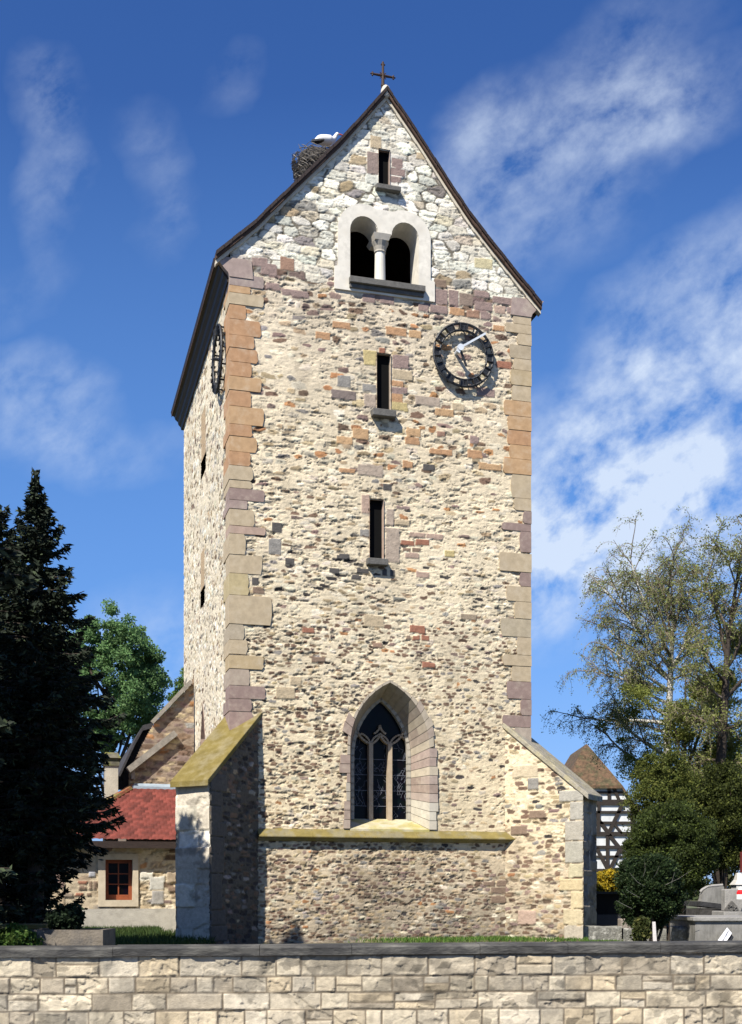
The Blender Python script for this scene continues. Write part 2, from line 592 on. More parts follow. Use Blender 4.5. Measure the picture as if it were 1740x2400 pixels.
def blocks(x, z, rows, cw, k, pal, joint=0.012, rough=0.02, bulge=0.03, mort=(0.40, 0.35, 0.27), facets=0.0):
    """squared, rock-faced blocks laid in courses"""
    rows = np.array(rows)
    wz = z + 0.012 * (fbm(x * 1.5, z * 0.5, k + 3, 2) - 0.5)
    r = np.clip(np.searchsorted(rows, wz) - 1, 0, len(rows) - 2)
    z0, z1 = rows[r], rows[r + 1]
    w = cw * (0.75 + 0.6 * h2(r, r * 0, k + 1))
    a = x / w + 7 * h2(r, r * 0, k + 2)
    i = np.floor(a).astype(np.int64)
    best = i
    lo = i + 0.62 * (h2(i, r, k + 4) - 0.5)
    up = a < lo
    i = np.where(up, i - 1, i)
    lo = i + 0.62 * (h2(i, r, k + 4) - 0.5)
    hi = i + 1 + 0.62 * (h2(i + 1, r, k + 4) - 0.5)
    nx = a > hi
    i = np.where(nx, i + 1, i)
    lo = i + 0.62 * (h2(i, r, k + 4) - 0.5)
    hi = i + 1 + 0.62 * (h2(i + 1, r, k + 4) - 0.5)
    # some blocks are split into two thinner ones
    split = h2(i, r, k + 6) < 0.16
    zm = z0 + (z1 - z0) * (0.4 + 0.25 * h2(i, r, k + 7))
    upper = split & (wz > zm)
    z0s, z1s = np.where(upper, zm, z0), np.where(split & ~upper, zm, z1)
    cid = i * 2 + upper
    dx = np.minimum(a - lo, hi - a) * w
    dz = np.minimum(wz - z0s, z1s - wz)
    nb = 0.018 * (fbm(x * 7, z * 7, k + 8, 4) - 0.5)
    d = np.minimum(dx, dz) + nb
    st = sst(d, joint * 0.4, joint * 1.2)
    rnd = h2(cid, r, k + 9)
    face = fbm(x * 4.5 + 31 * rnd, z * 6, k + 10, 5)
    tilt = (h2(cid, r, k + 12) - 0.5) * (a - lo) * w * 0.07 + (h2(cid, r, k + 13) - 0.5) * (wz - z0s) * 0.10
    fe, fi, fj, fx, fy = cells(x + 0.03 * (face - 0.5), z, 0.15, 0.10, k + 30, 0.95, 0.9)
    facet = (h2(fi, fj, k + 31) - 0.5) * (x - fx) * 0.30 + (h2(fi, fj, k + 32) - 0.5) * (z - fy) * 0.36 + 0.010 * (h2(fi, fj, k + 33) - 0.5)
    facet = facet * (h2(cid, r, k + 34) > 0.25) * facets
    chip = sst(fbm(x * 3.2 + 11 * rnd, z * 4.4 + x * 2.2, k + 15, 4), 0.55, 0.60) * (h2(cid, r, k + 16) < 0.5)
    H = st * (bulge * (0.35 + 0.65 * rnd) * sst(d, 0, 0.022) + rough * (face - 0.5) * 2 + tilt + facet - 0.022 * chip) * (0.8 if facets else 1.0)
    q = (h2(cid, r, k + 14) * len(pal)).astype(int).clip(0, len(pal) - 1)
    C = np.array(pal)[q] * (0.8 + 0.4 * h2(cid, r, k + 17))[..., None]
    spot = sst(fbm(x * 2.6, z * 3.0, k + 18, 4), 0.55, 0.68)[..., None]
    C = C * (1 - 0.40 * spot) * (0.82 + 0.36 * face)[..., None]
    dkf = ((h2(fi, fj, k + 35) < 0.15) * facets * sst(fbm(x * 0.9, z * 1.4, k + 36, 3), 0.35, 0.55))[..., None]
    C = C * (1 - 0.52 * dkf)
    C = C * st[..., None] + np.array(mort) * (1 - st)[..., None]
    return H, C


def grid_wall(name, x0, x1, ztop, zbot, dx, dz, place, field, material, parent, cut=None, patches=(), smooth=True):
    """a wall as a fine relief: ztop(x) is its upper outline, cut(x, z) is where openings go through"""
    nx = int((x1 - x0) / dx) + 1
    xs = np.linspace(x0, x1, nx)
    zt = ztop(xs)
    nz_ = int((zt.max() - zbot) / dz) + 1
    zs = np.linspace(zbot, zt.max(), nz_)
    X, Z = np.meshgrid(xs, zs)
    Zc = np.minimum(Z, zt[None, :])
    H, C = field(X, Zc)
    for (pu, pz, half_u, half_z, col, hh) in patches:
        wob = 0.035 * (fbm(X * 5, Zc * 5, 321, 3) - 0.5)
        m = (np.abs(X - pu) < half_u + wob) & (np.abs(Zc - pz) < half_z + wob)
        H[m] = hh + 0.012 * (fbm(X[m] * 9, Zc[m] * 14, 77, 3) - 0.5)
        C[m] = np.array(col) * (0.9 + 0.2 * fbm(X[m] * 6, Zc[m] * 6, 78, 3))[:, None]
    V = place(X.ravel(), Zc.ravel(), H.ravel())
    i = np.arange(nx * nz_).reshape(nz_, nx)
    F = np.stack([i[:-1, :-1], i[:-1, 1:], i[1:, 1:], i[1:, :-1]], -1).reshape(-1, 4)
    zq = Z[:-1, :-1].ravel()
    keep = zq < np.minimum(zt[None, :-1], zt[None, 1:]).repeat(nz_ - 1, 0).ravel() - 1e-4
    if cut is not None:
        xm = (X[:-1, :-1] + X[1:, 1:]).ravel() / 2
        zm = (Zc[:-1, :-1] + Zc[1:, 1:]).ravel() / 2
        keep &= ~cut(xm, zm)
    F = F[keep]
    used = np.unique(F)
    remap = np.full(len(V), -1)
    remap[used] = np.arange(len(used))
    me = np_mesh(name, V[used], remap[F], C.reshape(-1, 3)[used])
    return link(name, me, material, parent, smooth=smooth)


def in_poly(poly, x, z):
    r = np.zeros(x.shape, dtype=bool)
    n = len(poly)
    for i in range(n):
        (ax_, az), (bx_, bz) = poly[i], poly[(i + 1) % n]
        c = ((az > z) != (bz > z)) & (x < (bx_ - ax_) * (z - az) / (bz - az + 1e-12) + ax_)
        r ^= c
    return r
# ================================================================== the tower
PURP, BRN, ORG, TAN = (0.27, 0.195, 0.17), (0.22, 0.155, 0.11), (0.42, 0.245, 0.13), (0.44, 0.355, 0.235)
ORT, YLW, GRY, GRP = (0.45, 0.29, 0.155), (0.47, 0.38, 0.18), (0.25, 0.235, 0.21), (0.37, 0.30, 0.235)
DGR, WHT, CRM = (0.085, 0.078, 0.072), (0.68, 0.65, 0.56), (0.60, 0.53, 0.39)
PKT, REDB = (0.40, 0.29, 0.225), (0.30, 0.135, 0.085)

tower = empty('church_tower', T(0, 0, 0), TH)
tag(tower, 'tall square rubble stone church tower with a steep gable, skeleton clock and tall pointed window', 'church tower')

# ---- roof outline, read off the verge
LP = [(506.7, 591), (602.6, 515), (696.8, 424), (798.7, 326.8), (908, 206)]
RP = [(977.7, 308.5), (1047.7, 418), (1102, 500), (1142, 551.8), (1202.8, 627.8), (1271, 711.4)]
prof = [front(x, y, -0.12) for x, y in LP + RP]
RIDGE = prof[4]
TH_R = 0.13
pu = np.array([p[0] for p in prof])
pz = np.array([p[1] for p in prof])


def roof_z(u):
    return np.interp(u, pu, pz)


def gable_top(u):
    return roof_z(u) - TH_R - 0.02


rf = MB()
for i in range(len(prof) - 1):
    (ua, za), (ub, zb) = prof[i], prof[i + 1]
    nsub = 3
    for k in range(nsub):
        f0, f1 = k / nsub, (k + 1) / nsub
        a0, b0 = ua + (ub - ua) * f0, za + (zb - za) * f0
        a1, b1 = ua + (ub - ua) * f1, za + (zb - za) * f1
        lift = 0.012 * (k % 2)
        rf.hexa([(a0, -0.12 - lift, b0 - TH_R), (a1, -0.12 - lift, b1 - TH_R), (a1, D + 0.25, b1 - TH_R), (a0, D + 0.25, b0 - TH_R),
                 (a0, -0.12 - lift, b0 + lift), (a1, -0.12 - lift, b1 + lift), (a1, D + 0.25, b1 + lift), (a0, D + 0.25, b0 + lift)])
roof = rf.build('roof', m_rooftile, tower)
ed = MB()
rng = random.Random(4)
for seg in (range(0, 4), range(4, len(prof) - 1)):
    for i in seg:
        (ua, za), (ub, zb) = prof[i], prof[i + 1]
        n = max(2, int(math.hypot(ub - ua, zb - za) / 0.22))
        for k in range(n):
            f0, f1 = k / n, (k + 0.96) / n
            j = rng.uniform(-0.010, 0.012)
            p = [(ua + (ub - ua) * f, za + (zb - za) * f) for f in (f0, f1)]
            ed.hexa([(p[0][0], -0.155, p[0][1] - 0.055 + j), (p[1][0], -0.155, p[1][1] - 0.055 + j), (p[1][0], 0.12, p[1][1] - 0.055 + j), (p[0][0], 0.12, p[0][1] - 0.055 + j),
                     (p[0][0], -0.155, p[0][1] + 0.035 + j), (p[1][0], -0.155, p[1][1] + 0.035 + j), (p[1][0], 0.12, p[1][1] + 0.035 + j), (p[0][0], 0.12, p[0][1] + 0.035 + j)])
ed.build('verge_tiles', m_wood, roof)
fl = MB()
for i in range(len(prof) - 1):
    (ua, za), (ub, zb) = prof[i], prof[i + 1]
    for k in range(6):
        f0, f1 = k / 6, (k + 1) / 6
        j0 = 0.012 * math.sin(i * 7 + k * 2.3)
        p0 = (ua + (ub - ua) * f0, za + (zb - za) * f0 - TH_R)
        p1 = (ua + (ub - ua) * f1, za + (zb - za) * f1 - TH_R)
        dd = 0.09 + j0
        fl.hexa([(p0[0], -0.055, p0[1] - dd), (p1[0], -0.055, p1[1] - dd), (p1[0], 0.1, p1[1] - dd), (p0[0], 0.1, p0[1] - dd),
                 (p0[0], -0.055, p0[1] - 0.003), (p1[0], -0.055, p1[1] - 0.003), (p1[0], 0.1, p1[1] - 0.003), (p0[0], 0.1, p0[1] - 0.003)], (0.60, 0.54, 0.43))
fl.build('verge_mortar', m_dress, roof)

# ---- eaves cornice on both long sides
EZ = front(515, 598)[1]                                # height of the eave
cprof = [(0.03, -0.50), (-0.05, -0.50), (-0.07, -0.42), (-0.13, -0.36), (-0.15, -0.28), (-0.22, -0.22), (-0.25, -0.14), (-0.33, -0.10), (-0.35, -0.02), (0.03, 0.02)]
for sgn in (1, -1):
    mb = MB()
    f = lambda a: a if sgn == 1 else W - a
    n = len(cprof)
    vv = [0.10, D + 0.22]
    pts = [[(f(a), v, EZ + b) for a, b in cprof] for v in vv]
    mb.strip(pts[0], pts[1], close=True)
    mb.add(pts[0], [tuple(range(n))])
    mb.add(pts[1], [tuple(range(n))])
    mb.build('eaves_cornice', m_wood, tower)
    kn = MB()
    kprof = [(0.50, -0.44), (-0.02, -0.44), (-0.05, -0.36), (-0.14, -0.27), (-0.20, -0.20), (-0.28, -0.12), (-0.33, -0.03), (0.46, -0.03)]
    k0 = [(f(a), -0.035, EZ + b) for a, b in kprof]
    k1 = [(f(a), 0.098, EZ + b) for a, b in kprof]
    kn.add(k0, [tuple(range(len(k0)))], (0.33, 0.255, 0.225))
    kn.add(k1, [tuple(range(len(k1)))], (0.33, 0.255, 0.225))
    kn.strip(k0, k1, [(0.33, 0.255, 0.225)] * len(k0), close=True)
    kn.build('kneeler', m_dress, tower, bevel=0.008)


# ---- openings of the front
def pointed(l, r, zb, zs, za, nv=9, na=9):
    w, h = r - l, za - zs
    rad = (w * w / 4 + h * h) / w
    a1 = math.asin(min(1, h / rad))
    pts = [(l, zb + (zs - zb) * k / nv) for k in range(nv)]
    pts += [(l + rad - rad * math.cos(a1 * k / na), zs + rad * math.sin(a1 * k / na)) for k in range(na)]
    pts.append(((l + r) / 2, za))
    pts += [(r - rad + rad * math.cos(a1 * k / na), zs + rad * math.sin(a1 * k / na)) for k in range(na - 1, -1, -1)]
    pts += [(r, zb + (zs - zb) * k / nv) for k in range(nv - 1, -1, -1)]
    return pts


GL, GR_ = front(820, 1900)[0], front(1006, 1900)[0]
GZB, GZS, GZA = front(907, 1944)[1], front(823, 1748)[1], front(907.5, 1600)[1]
g_out = pointed(GL, GR_, GZB, GZS, GZA)
GD = 0.74
IL, IR = front(823, 1900, GD)[0], front(959, 1900, GD)[0]
IZB, IZS, IZA = front(890, 1920, GD)[1], front(959, 1776, GD)[1], front(891, 1640, GD)[1]
g_in = pointed(IL, IR, IZB, IZS, IZA)

bl = [front(820, 550), front(886, 553), front(917, 565), front(981, 570)]
BU = [p[0] for p in bl]
BZB = front(890, 671)[1]
BZS = (front(852, 543)[1] + front(949, 558)[1]) / 2
BZT = (front(852, 508)[1] + front(949, 524)[1]) / 2


def semi(a, b, zs, zt, n=12):
    m, r = (a + b) / 2, (b - a) / 2
    return [(m - r * math.cos(math.pi * k / n), zs + (zt - zs) * math.sin(math.pi * k / n)) for k in range(n + 1)]


b_hole = [(BU[0], BZB)] + semi(BU[0], BU[1], BZS, BZT) + semi(BU[2], BU[3], BZS, BZT) + [(BU[3], BZB)]


def rect_px(x0, x1, y0, y1, v=0.0):
    ym, xm = (y0 + y1) / 2, (x0 + x1) / 2
    return [front(x0, ym, v)[0], front(x1, ym, v)[0], front(xm, y1, v)[1], front(xm, y0, v)[1]]


slits = [rect_px(888, 913, 352, 433), rect_px(884, 915, 830, 960), rect_px(867, 898, 1171, 1309)]
grow = 0.01


def cut_front(x, z):
    m = in_poly(g_out, x, z) | in_poly(b_hole, x, z)
    for a, b, c, d in slits:
        m |= (x > a) & (x < b) & (z > c) & (z < d)
    return m


PT = []


def patches_from(ox, oy, s, lst):
    for x0, x1, y0, y1, col in lst:
        a, b, c, d = rect_px(ox + x0 / s, ox + x1 / s, oy + y0 / s, oy + y1 / s)
        PT.append(((a + b) / 2, (c + d) / 2, (b - a) / 2, (d - c) / 2, col, 0.014))


patches_from(850, 120, 3.288, [
    (555, 655, 1835, 1950, PURP), (665, 735, 1845, 1960, PURP), (745, 850, 1870, 1965, (0.24, 0.18, 0.14)), (860, 980, 1850, 1900, PURP),
    (865, 1000, 1930, 2000, PURP), (1000, 1150, 1895, 1950, PURP), (1015, 1105, 1960, 2025, PKT), (1110, 1150, 1970, 2025, PURP),
    (430, 510, 1950, 2005, PURP), (520, 655, 1960, 2020, PURP), (670, 785, 1980, 2035, ORG), (800, 905, 1995, 2055, (0.30, 0.18, 0.12)),
    (910, 990, 2010, 2070, PURP), (550, 645, 1760, 1820, BRN), (0, 95, 1870, 1935, PURP), (135, 240, 1880, 1950, PURP),
    (860, 1000, 1600, 1675, (0.52, 0.46, 0.28)), (415, 495, 780, 835, TAN), (35, 125, 780, 950, (0.26, 0.20, 0.17)),
    (225, 310, 830, 900, PURP), (215, 325, 905, 960, PURP), (215, 300, 965, 1015, PURP), (60, 145, 655, 750, TAN)])
patches_from(420, 120, 3.288, [
    (635, 755, 1640, 1730, PURP), (780, 890, 1590, 1690, (0.31, 0.19, 0.13)), (670, 775, 1785, 1840, PURP), (560, 680, 1590, 1660, PURP),
    (790, 1000, 1840, 1890, PURP)])
patches_from(740, 700, 3.044, [
    (120, 250, 165, 215, ORG), (500, 650, 205, 265, ORG), (665, 755, 225, 280, ORT), (340, 432, 370, 480, YLW), (548, 665, 405, 500, PURP),
    (548, 690, 510, 580, TAN), (540, 625, 585, 630, ORG), (540, 655, 632, 678, PURP), (540, 625, 680, 738, ORG), (540, 655, 740, 800, YLW),
    (330, 432, 610, 665, GRY), (345, 432, 680, 780, GRP), (155, 245, 550, 630, GRY), (110, 285, 655, 720, (0.20, 0.16, 0.14)),
    (710, 890, 700, 765, GRP), (0, 105, 240, 290, ORG), (855, 985, 785, 840, ORT), (975, 1065, 750, 800, TAN), (650, 750, 925, 985, ORT),
    (640, 740, 990, 1040, ORG), (815, 975, 1075, 1115, ORG), (1085, 1190, 1080, 1140, ORG), (1165, 1325, 1175, 1225, ORT),
    (625, 695, 1160, 1210, ORG), (170, 280, 1215, 1245, ORG), (1290, 1400, 450, 500, REDB), (1265, 1350, 190, 230, ORG),
    (770, 850, 1185, 1225, DGR), (485, 540, 1325, 1365, DGR), (300, 480, 1185, 1265, GRP), (330, 382, 1400, 1530, PKT),
    (505, 560, 1500, 1620, GRP), (500, 600, 1635, 1880, GRP), (565, 675, 1580, 1620, TAN), (575, 670, 1480, 1505, PURP),
    (610, 700, 1725, 1760, REDB), (715, 810, 1720, 1760, REDB), (670, 780, 1670, 1705, PKT), (790, 910, 1680, 1715, PKT),
    (620, 675, 1780, 1805, BRN), (690, 750, 1780, 1805, BRN), (640, 740, 1815, 1850, PKT),
    (315, 384, 1645, 1695, GRY), (920, 990, 1795, 1840, YLW), (150, 230, 1830, 1860, DGR), (455, 495, 355, 393, REDB), (150, 265, 985, 1040, ORT),
    (270, 375, 930, 1000, ORT), (1100, 1165, 980, 1035, PURP), (865, 925, 945, 985, (0.28, 0.17, 0.12)), (1150, 1280, 640, 700, PURP)])
patches_from(560, 1180, 2.3486, [
    (165, 230, 195, 280, GRY), (180, 235, 105, 160, DGR), (690, 800, 615, 680, TAN), (940, 1025, 670, 715, REDB), (920, 945, 727, 750, BRN),
    (955, 995, 727, 755, REDB), (1005, 1050, 727, 755, REDB), (1010, 1080, 875, 905, REDB), (975, 1050, 375, 410, PKT), (650, 715, 355, 385, DGR),
    (550, 610, 275, 305, DGR), (255, 305, 300, 340, DGR), (500, 550, 355, 385, DGR), (620, 670, 395, 420, DGR), (790, 815, 365, 400, DGR),
    (835, 860, 365, 400, DGR), (70, 110, 410, 450, DGR), (75, 140, 460, 500, BRN), (350, 415, 685, 712, REDB), (1220, 1310, 610, 640, (0.30, 0.24, 0.17)),
    (205, 310, 1010, 1075, TAN), (280, 345, 955, 1000, TAN), (735, 790, 768, 795, (0.30, 0.2, 0.14)), (400, 475, 845, 875, BRN)])
patches_from(1100, 1650, 3.717, [
    (640, 860, 1815, 1950, PKT), (340, 530, 1850, 1980, (0.36, 0.29, 0.21)), (340, 470, 1680, 1790, TAN), (190, 345, 1600, 1650, BRN),
    (190, 320, 1680, 1740, BRN), (120, 220, 1545, 1590, BRN), (240, 325, 1540, 1590, BRN)])


def grime_front(x, z):
    g = sst(fbm(x * 0.9 + 5, z * 0.6, 611, 4), 0.46, 0.66) * sst(2.6 - z + 1.4 * (fbm(x * 0.6, z, 612, 3) - 0.5), 0, 1.6) * 0.55
    band = sst(fbm(x * 1.6, z * 0.5, 613, 4), 0.55, 0.7) * 0.35
    return np.clip(g + band, 0, 0.75)


front_wall = grid_wall('front_wall', 0.0, W, gable_top, -0.05, 0.0185, 0.0185,
                       lambda x, z, h: np.stack([x, -h, z], -1),
                       lambda x, z: rubble(x, z, SHARES, 7, grime=grime_front), m_stone, tower, cut_front, PT)

# the side wall in the sun, its slits and the plain far walls
side_slits = []
for (x0, x1, y0, y1) in [(470, 484, 960, 1112), (469, 481, 1290, 1420)]:
    a, za = leftf(x1, (y0 + y1) / 2)
    b, zb = leftf(x0, (y0 + y1) / 2)
    side_slits.append((a, b, leftf((x0 + x1) / 2, y1)[1], leftf((x0 + x1) / 2, y0)[1]))
lw = leftf(476, 1760)
l_point = [(lw[0] - 0.42, lw[1] - 0.5), (lw[0] - 0.42, lw[1] + 0.35), (lw[0], lw[1] + 1.25), (lw[0] + 0.42, lw[1] + 0.35), (lw[0] + 0.42, lw[1] - 0.5)]


def cut_side(x, z):
    m = in_poly(l_point, x, z)
    for a, b, c, d in side_slits:
        m |= (x > a + 0.1) & (x < b - 0.1) & (z > c) & (z < c + 0.45)
    return m


side_patch = []
for a, b, c, d in side_slits:
    side_patch.append(((a + b) / 2, (c + d) / 2, (b - a) * 0.36, (d - c) / 2, (0.42, 0.31, 0.19), -0.005))
lay_side = [(-9, 0.24, 0.115), (9.5, 0.30, 0.14), (60, 0.3, 0.2), (70, 1, 1)]
grid_wall('side_wall', 0.0, D, lambda x: np.full_like(x, EZ - 0.42), -0.05, 0.034, 0.021,
          lambda x, z, h: np.stack([-h, x, z], -1),
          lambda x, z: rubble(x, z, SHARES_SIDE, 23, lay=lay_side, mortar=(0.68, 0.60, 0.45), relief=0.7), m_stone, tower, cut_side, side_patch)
mb = MB()
mb.box(W - 0.5, W, 0.03, D, -0.05, EZ - 0.35, (0.5, 0.43, 0.31))
mb.build('far_side_wall', m_stone, tower)
mb = MB()
outl = [(0.03, -0.05), (W - 0.5, -0.05)] + [(float(u), float(gable_top(u))) for u in np.linspace(W - 0.5, 0.03, 14)]
mb.plate(outl, [], lambda a, b, d: (a, d, b), D - 0.5, D, (0.5, 0.43, 0.31))
mb.build('back_wall', m_stone, tower)

# ---- dressed corner stones
ql = [(640, 668, 618, (0.31, 0.245, 0.22)), (668, 685, 587, ORT), (685, 712.5, 618, TAN), (712.5, 746.5, 577, ORG), (746.5, 784, 611, ORG),
      (784, 814, 595, ORG), (814, 846.5, 604, ORG), (846.5, 880.5, 590, ORG), (880.5, 913.5, 613, ORT), (913.5, 950.5, 589, ORG), (950.5, 993, 618, ORT),
      (993, 1021, 591, ORG), (1021, 1057, 602, ORT), (1057, 1090, 587, ORG), (1090, 1124, 592, TAN), (1124, 1143, 590, TAN), (1143, 1171, 620, PURP),
      (1171, 1192, 580, (0.32, 0.24, 0.21)), (1192, 1231, 596, TAN), (1231, 1250, 622, PKT), (1250, 1299, 575, TAN), (1299, 1343, 614, TAN),
      (1343, 1394, 583, (0.44, 0.36, 0.20)), (1394, 1462, 637, TAN), (1462, 1499, 572, (0.38, 0.32, 0.23)), (1499, 1533, 580, TAN), (1535, 1567, 617, (0.44, 0.34, 0.2)),
      (1567, 1606, 585, GRP), (1606, 1637, 622, PURP), (1637, 1667, 590, PURP), (1667, 1712, 592, (0.31, 0.22, 0.19))]
qr = [(741, 763, 1203, TAN), (763, 785, 1184, TAN), (785, 812, 1212, TAN), (812, 844, 1194, (0.38, 0.31, 0.21)), (844, 871, 1203, TAN), (871, 907, 1197, (0.42, 0.33, 0.2)),
      (907, 943, 1199, TAN), (943, 979, 1181, ORT), (979, 1012, 1190, ORT), (1012, 1046, 1189, ORG), (1046, 1079, 1194, ORT), (1079, 1115, 1180, ORT),
      (1115, 1170, 1198, TAN), (1170, 1199, 1205, TAN), (1199, 1229, 1226, (0.27, 0.2, 0.17)), (1229, 1247, 1177, PURP), (1247, 1296, 1218, PURP),
      (1299, 1343, 1170, TAN), (1343, 1376, 1218, PURP), (1376, 1412, 1187, TAN), (1412, 1452, 1206, TAN), (1452, 1495, 1174, (0.39, 0.33, 0.23)),
      (1495, 1537, 1211, TAN), (1537, 1563, 1178, TAN), (1563, 1599, 1199, TAN), (1599, 1640, 1188, PURP), (1640, 1678, 1220, PURP), (1678, 1706, 1178, PURP),
      (1706, 1740, 1205, (0.36, 0.3, 0.24))]
for qs, left in ((ql, True), (qr, False)):
    mb = MB()
    for n, (y0, y1, xe, col) in enumerate(qs):
        xr = 540 if left else 1242
        zt, zb = front(xr, y0)[1], front(xr, y1)[1]
        ue = front(xe, (y0 + y1) / 2)[0]
        pr = 0.019 + 0.005 * ((n * 7) % 3)
        g = 0.006
        za, zc = zb + g, zt - g
        nn = 5
        wob = [0.045 * (float(fbm(np.array([n * 3.7 + k * 1.3]), np.array([k * 2.1 + n]), 44, 2)[0]) - 0.5) - (0.03 if k in (0, nn) else 0) for k in range(nn + 1)]
        tw = [0.010 * (float(fbm(np.array([n * 5.1 + k * 1.7]), np.array([7.0 + n]), 45, 2)[0]) - 0.5) for k in range(4)]
        zs_ = [za + (zc - za) * k / nn for k in range(nn + 1)]
        if left:
            dv = 0.85 if (ue < 0.5) else 0.55
            o_ = [(-pr, za), (ue * 0.4, za + tw[0]), (ue * 0.75, za + tw[1])] + [(ue + wob[k], zs_[k]) for k in range(nn + 1)] + [(ue * 0.75, zc + tw[2]), (ue * 0.4, zc + tw[3]), (-pr, zc)]
        else:
            dv = 0.5
            w_ = W - ue
            o_ = [(W + pr, za), (W - w_ * 0.4, za + tw[0]), (W - w_ * 0.75, za + tw[1])] + [(ue - wob[k], zs_[k]) for k in range(nn + 1)] + [(W - w_ * 0.75, zc + tw[2]), (W - w_ * 0.4, zc + tw[3]), (W + pr, zc)]
        mb.plate(o_, [], lambda a, b, d: (a, d, b), -pr, dv, col)
    mb.build('corner_stones', m_dress, tower, bevel=0.009)

# ---- belfry opening: pale dressed surround, shaft and sills
PALE = (0.70, 0.66, 0.57)
mb = MB()
thk = 0.27
out = [(BU[0] - 0.36, BZB - 0.20), (BU[0] - 0.36, BZB + 0.30), (BU[0] - 0.28, BZB + 0.32), (BU[0] - 0.28, BZS)]
m1, m2 = (BU[0] + BU[1]) / 2, (BU[2] + BU[3]) / 2
r1 = m1 - (BU[0] - 0.28)
out += [(m1 - r1 * math.cos(a), BZS + (BZT - BZS + thk) * math.sin(a)) for a in np.linspace(0.12, 2.05, 14)]
out += [(m2 - r1 * math.cos(a), BZS + (BZT - BZS + thk) * math.sin(a)) for a in np.linspace(math.pi - 2.05, math.pi - 0.12, 14)]
out += [(BU[3] + 0.28, BZS), (BU[3] + 0.28, BZB + 0.28), (BU[3] + 0.38, BZB + 0.25), (BU[3] + 0.38, BZB - 0.20)]
mb.plate(out, [b_hole], lambda a, b, d: (a, d, b), -0.045, 0.02, PALE, back=False, hole_v1=0.62)
bw = empty('belfry_window', (0, 0, 0))
bw.parent = tower
mb.build('surround', m_dress, bw)
mb = MB()
mb.box(BU[0] - 0.03, BU[3] + 0.12, -0.17, 0.3, BZB - 0.06, BZB + 0.075)
mb.box(BU[0] - 0.02, BU[3] + 0.10, -0.10, 0.2, BZB - 0.15, BZB - 0.063)
mb.build('sill', m_darkst, bw, bevel=0.01)
cu = (BU[1] + BU[2]) / 2 - 0.06
mb = MB()
mb.tube([(cu, 0.16, BZB + 0.075), (cu, 0.16, BZB + 0.13)], [0.18, 0.15], 16, PALE)
mb.tube([(cu, 0.16, BZB + 0.13), (cu, 0.16, BZS - 0.30)], [0.128, 0.115], 16, PALE)
mb.build('shaft', m_dress, bw, smooth=False)
mb = MB()
mb.tube([(cu, 0.16, BZS - 0.34), (cu, 0.16, BZS - 0.30), (cu, 0.16, BZS - 0.22), (cu, 0.16, BZS - 0.12)], [0.14, 0.13, 0.15, 0.20], 12, (0.36, 0.33, 0.28))
c0, c1 = cu - 0.19, cu + 0.19
mb.hexa([(c0 + .03, -0.02, BZS - .12), (c1 - .03, -0.02, BZS - .12), (c1 - .03, .50, BZS - .12), (c0 + .03, .50, BZS - .12),
         (c0 - .01, -0.06, BZS + .01), (c1 + .01, -0.06, BZS + .01), (c1 + .01, .60, BZS + .01), (c0 - .01, .60, BZS + .01)], (0.5, 0.46, 0.39))
mb.build('capital', m_dress, bw)
# inner floor of the bell chamber and a beam
mb = MB()
mb.box(0.45, W - 0.45, 0.62, D - 0.5, BZB - 0.35, BZB - 0.2)
mb.build('bell_floor', m_wood, tower)

# ---- slits
SL_COL = [((0.26, 0.20, 0.17), (0.26, 0.19, 0.16)), (GRP, ORG), (PKT, GRP)]
sill_px = [(884, 941, 431, 443, 0.16), (875, 930, 957, 974, 0.19), (863, 911, 1307, 1323, 0.17)]
for (a, b, c, d), cols, (sx0, sx1, sy0, sy1, pj) in zip(slits, SL_COL, sill_px):
    sw = empty('slit_window', (0, 0, 0))
    sw.parent = tower
    mb = MB()
    e = 0.012
    lip = -0.034
    q0 = [(a - e, c), (a - e, d + e), (b + e, d + e), (b + e, c)]
    for i in range(3):
        (xa, za), (xb, zb) = q0[i], q0[i + 1]
        mb.add([(xa, lip, za), (xb, lip, zb), (xb + (0.06 if xb < (a + b) / 2 else -0.06), 0.75, zb), (xa + (0.06 if xa < (a + b) / 2 else -0.06), 0.75, za)],
               [(0, 1, 2, 3)], cols[0])
    mb.build('reveal', m_dress, sw)
    mb = MB()
    mb.box(a, b, 0.10, 0.14, c - 0.02, d + 0.02)
    mb.build('dark_backing', m_dark, sw)  # black sheet painted in for the unlit inside of the slit
    s0, s1, sz0, sz1 = rect_px(sx0, sx1, sy0, sy1, -pj)
    mb = MB()
    mb.hexa([(s0, -pj, sz0), (s1, -pj, sz0), (s1, 0.5, sz0 + .02), (s0, 0.5, sz0 + .02), (s0, -pj, sz1 - 0.01), (s1, -pj, sz1 - 0.01), (s1, 0.5, sz1 + .05), (s0, 0.5, sz1 + .05)])
    mb.build('sill', m_darkst, sw, bevel=0.012)

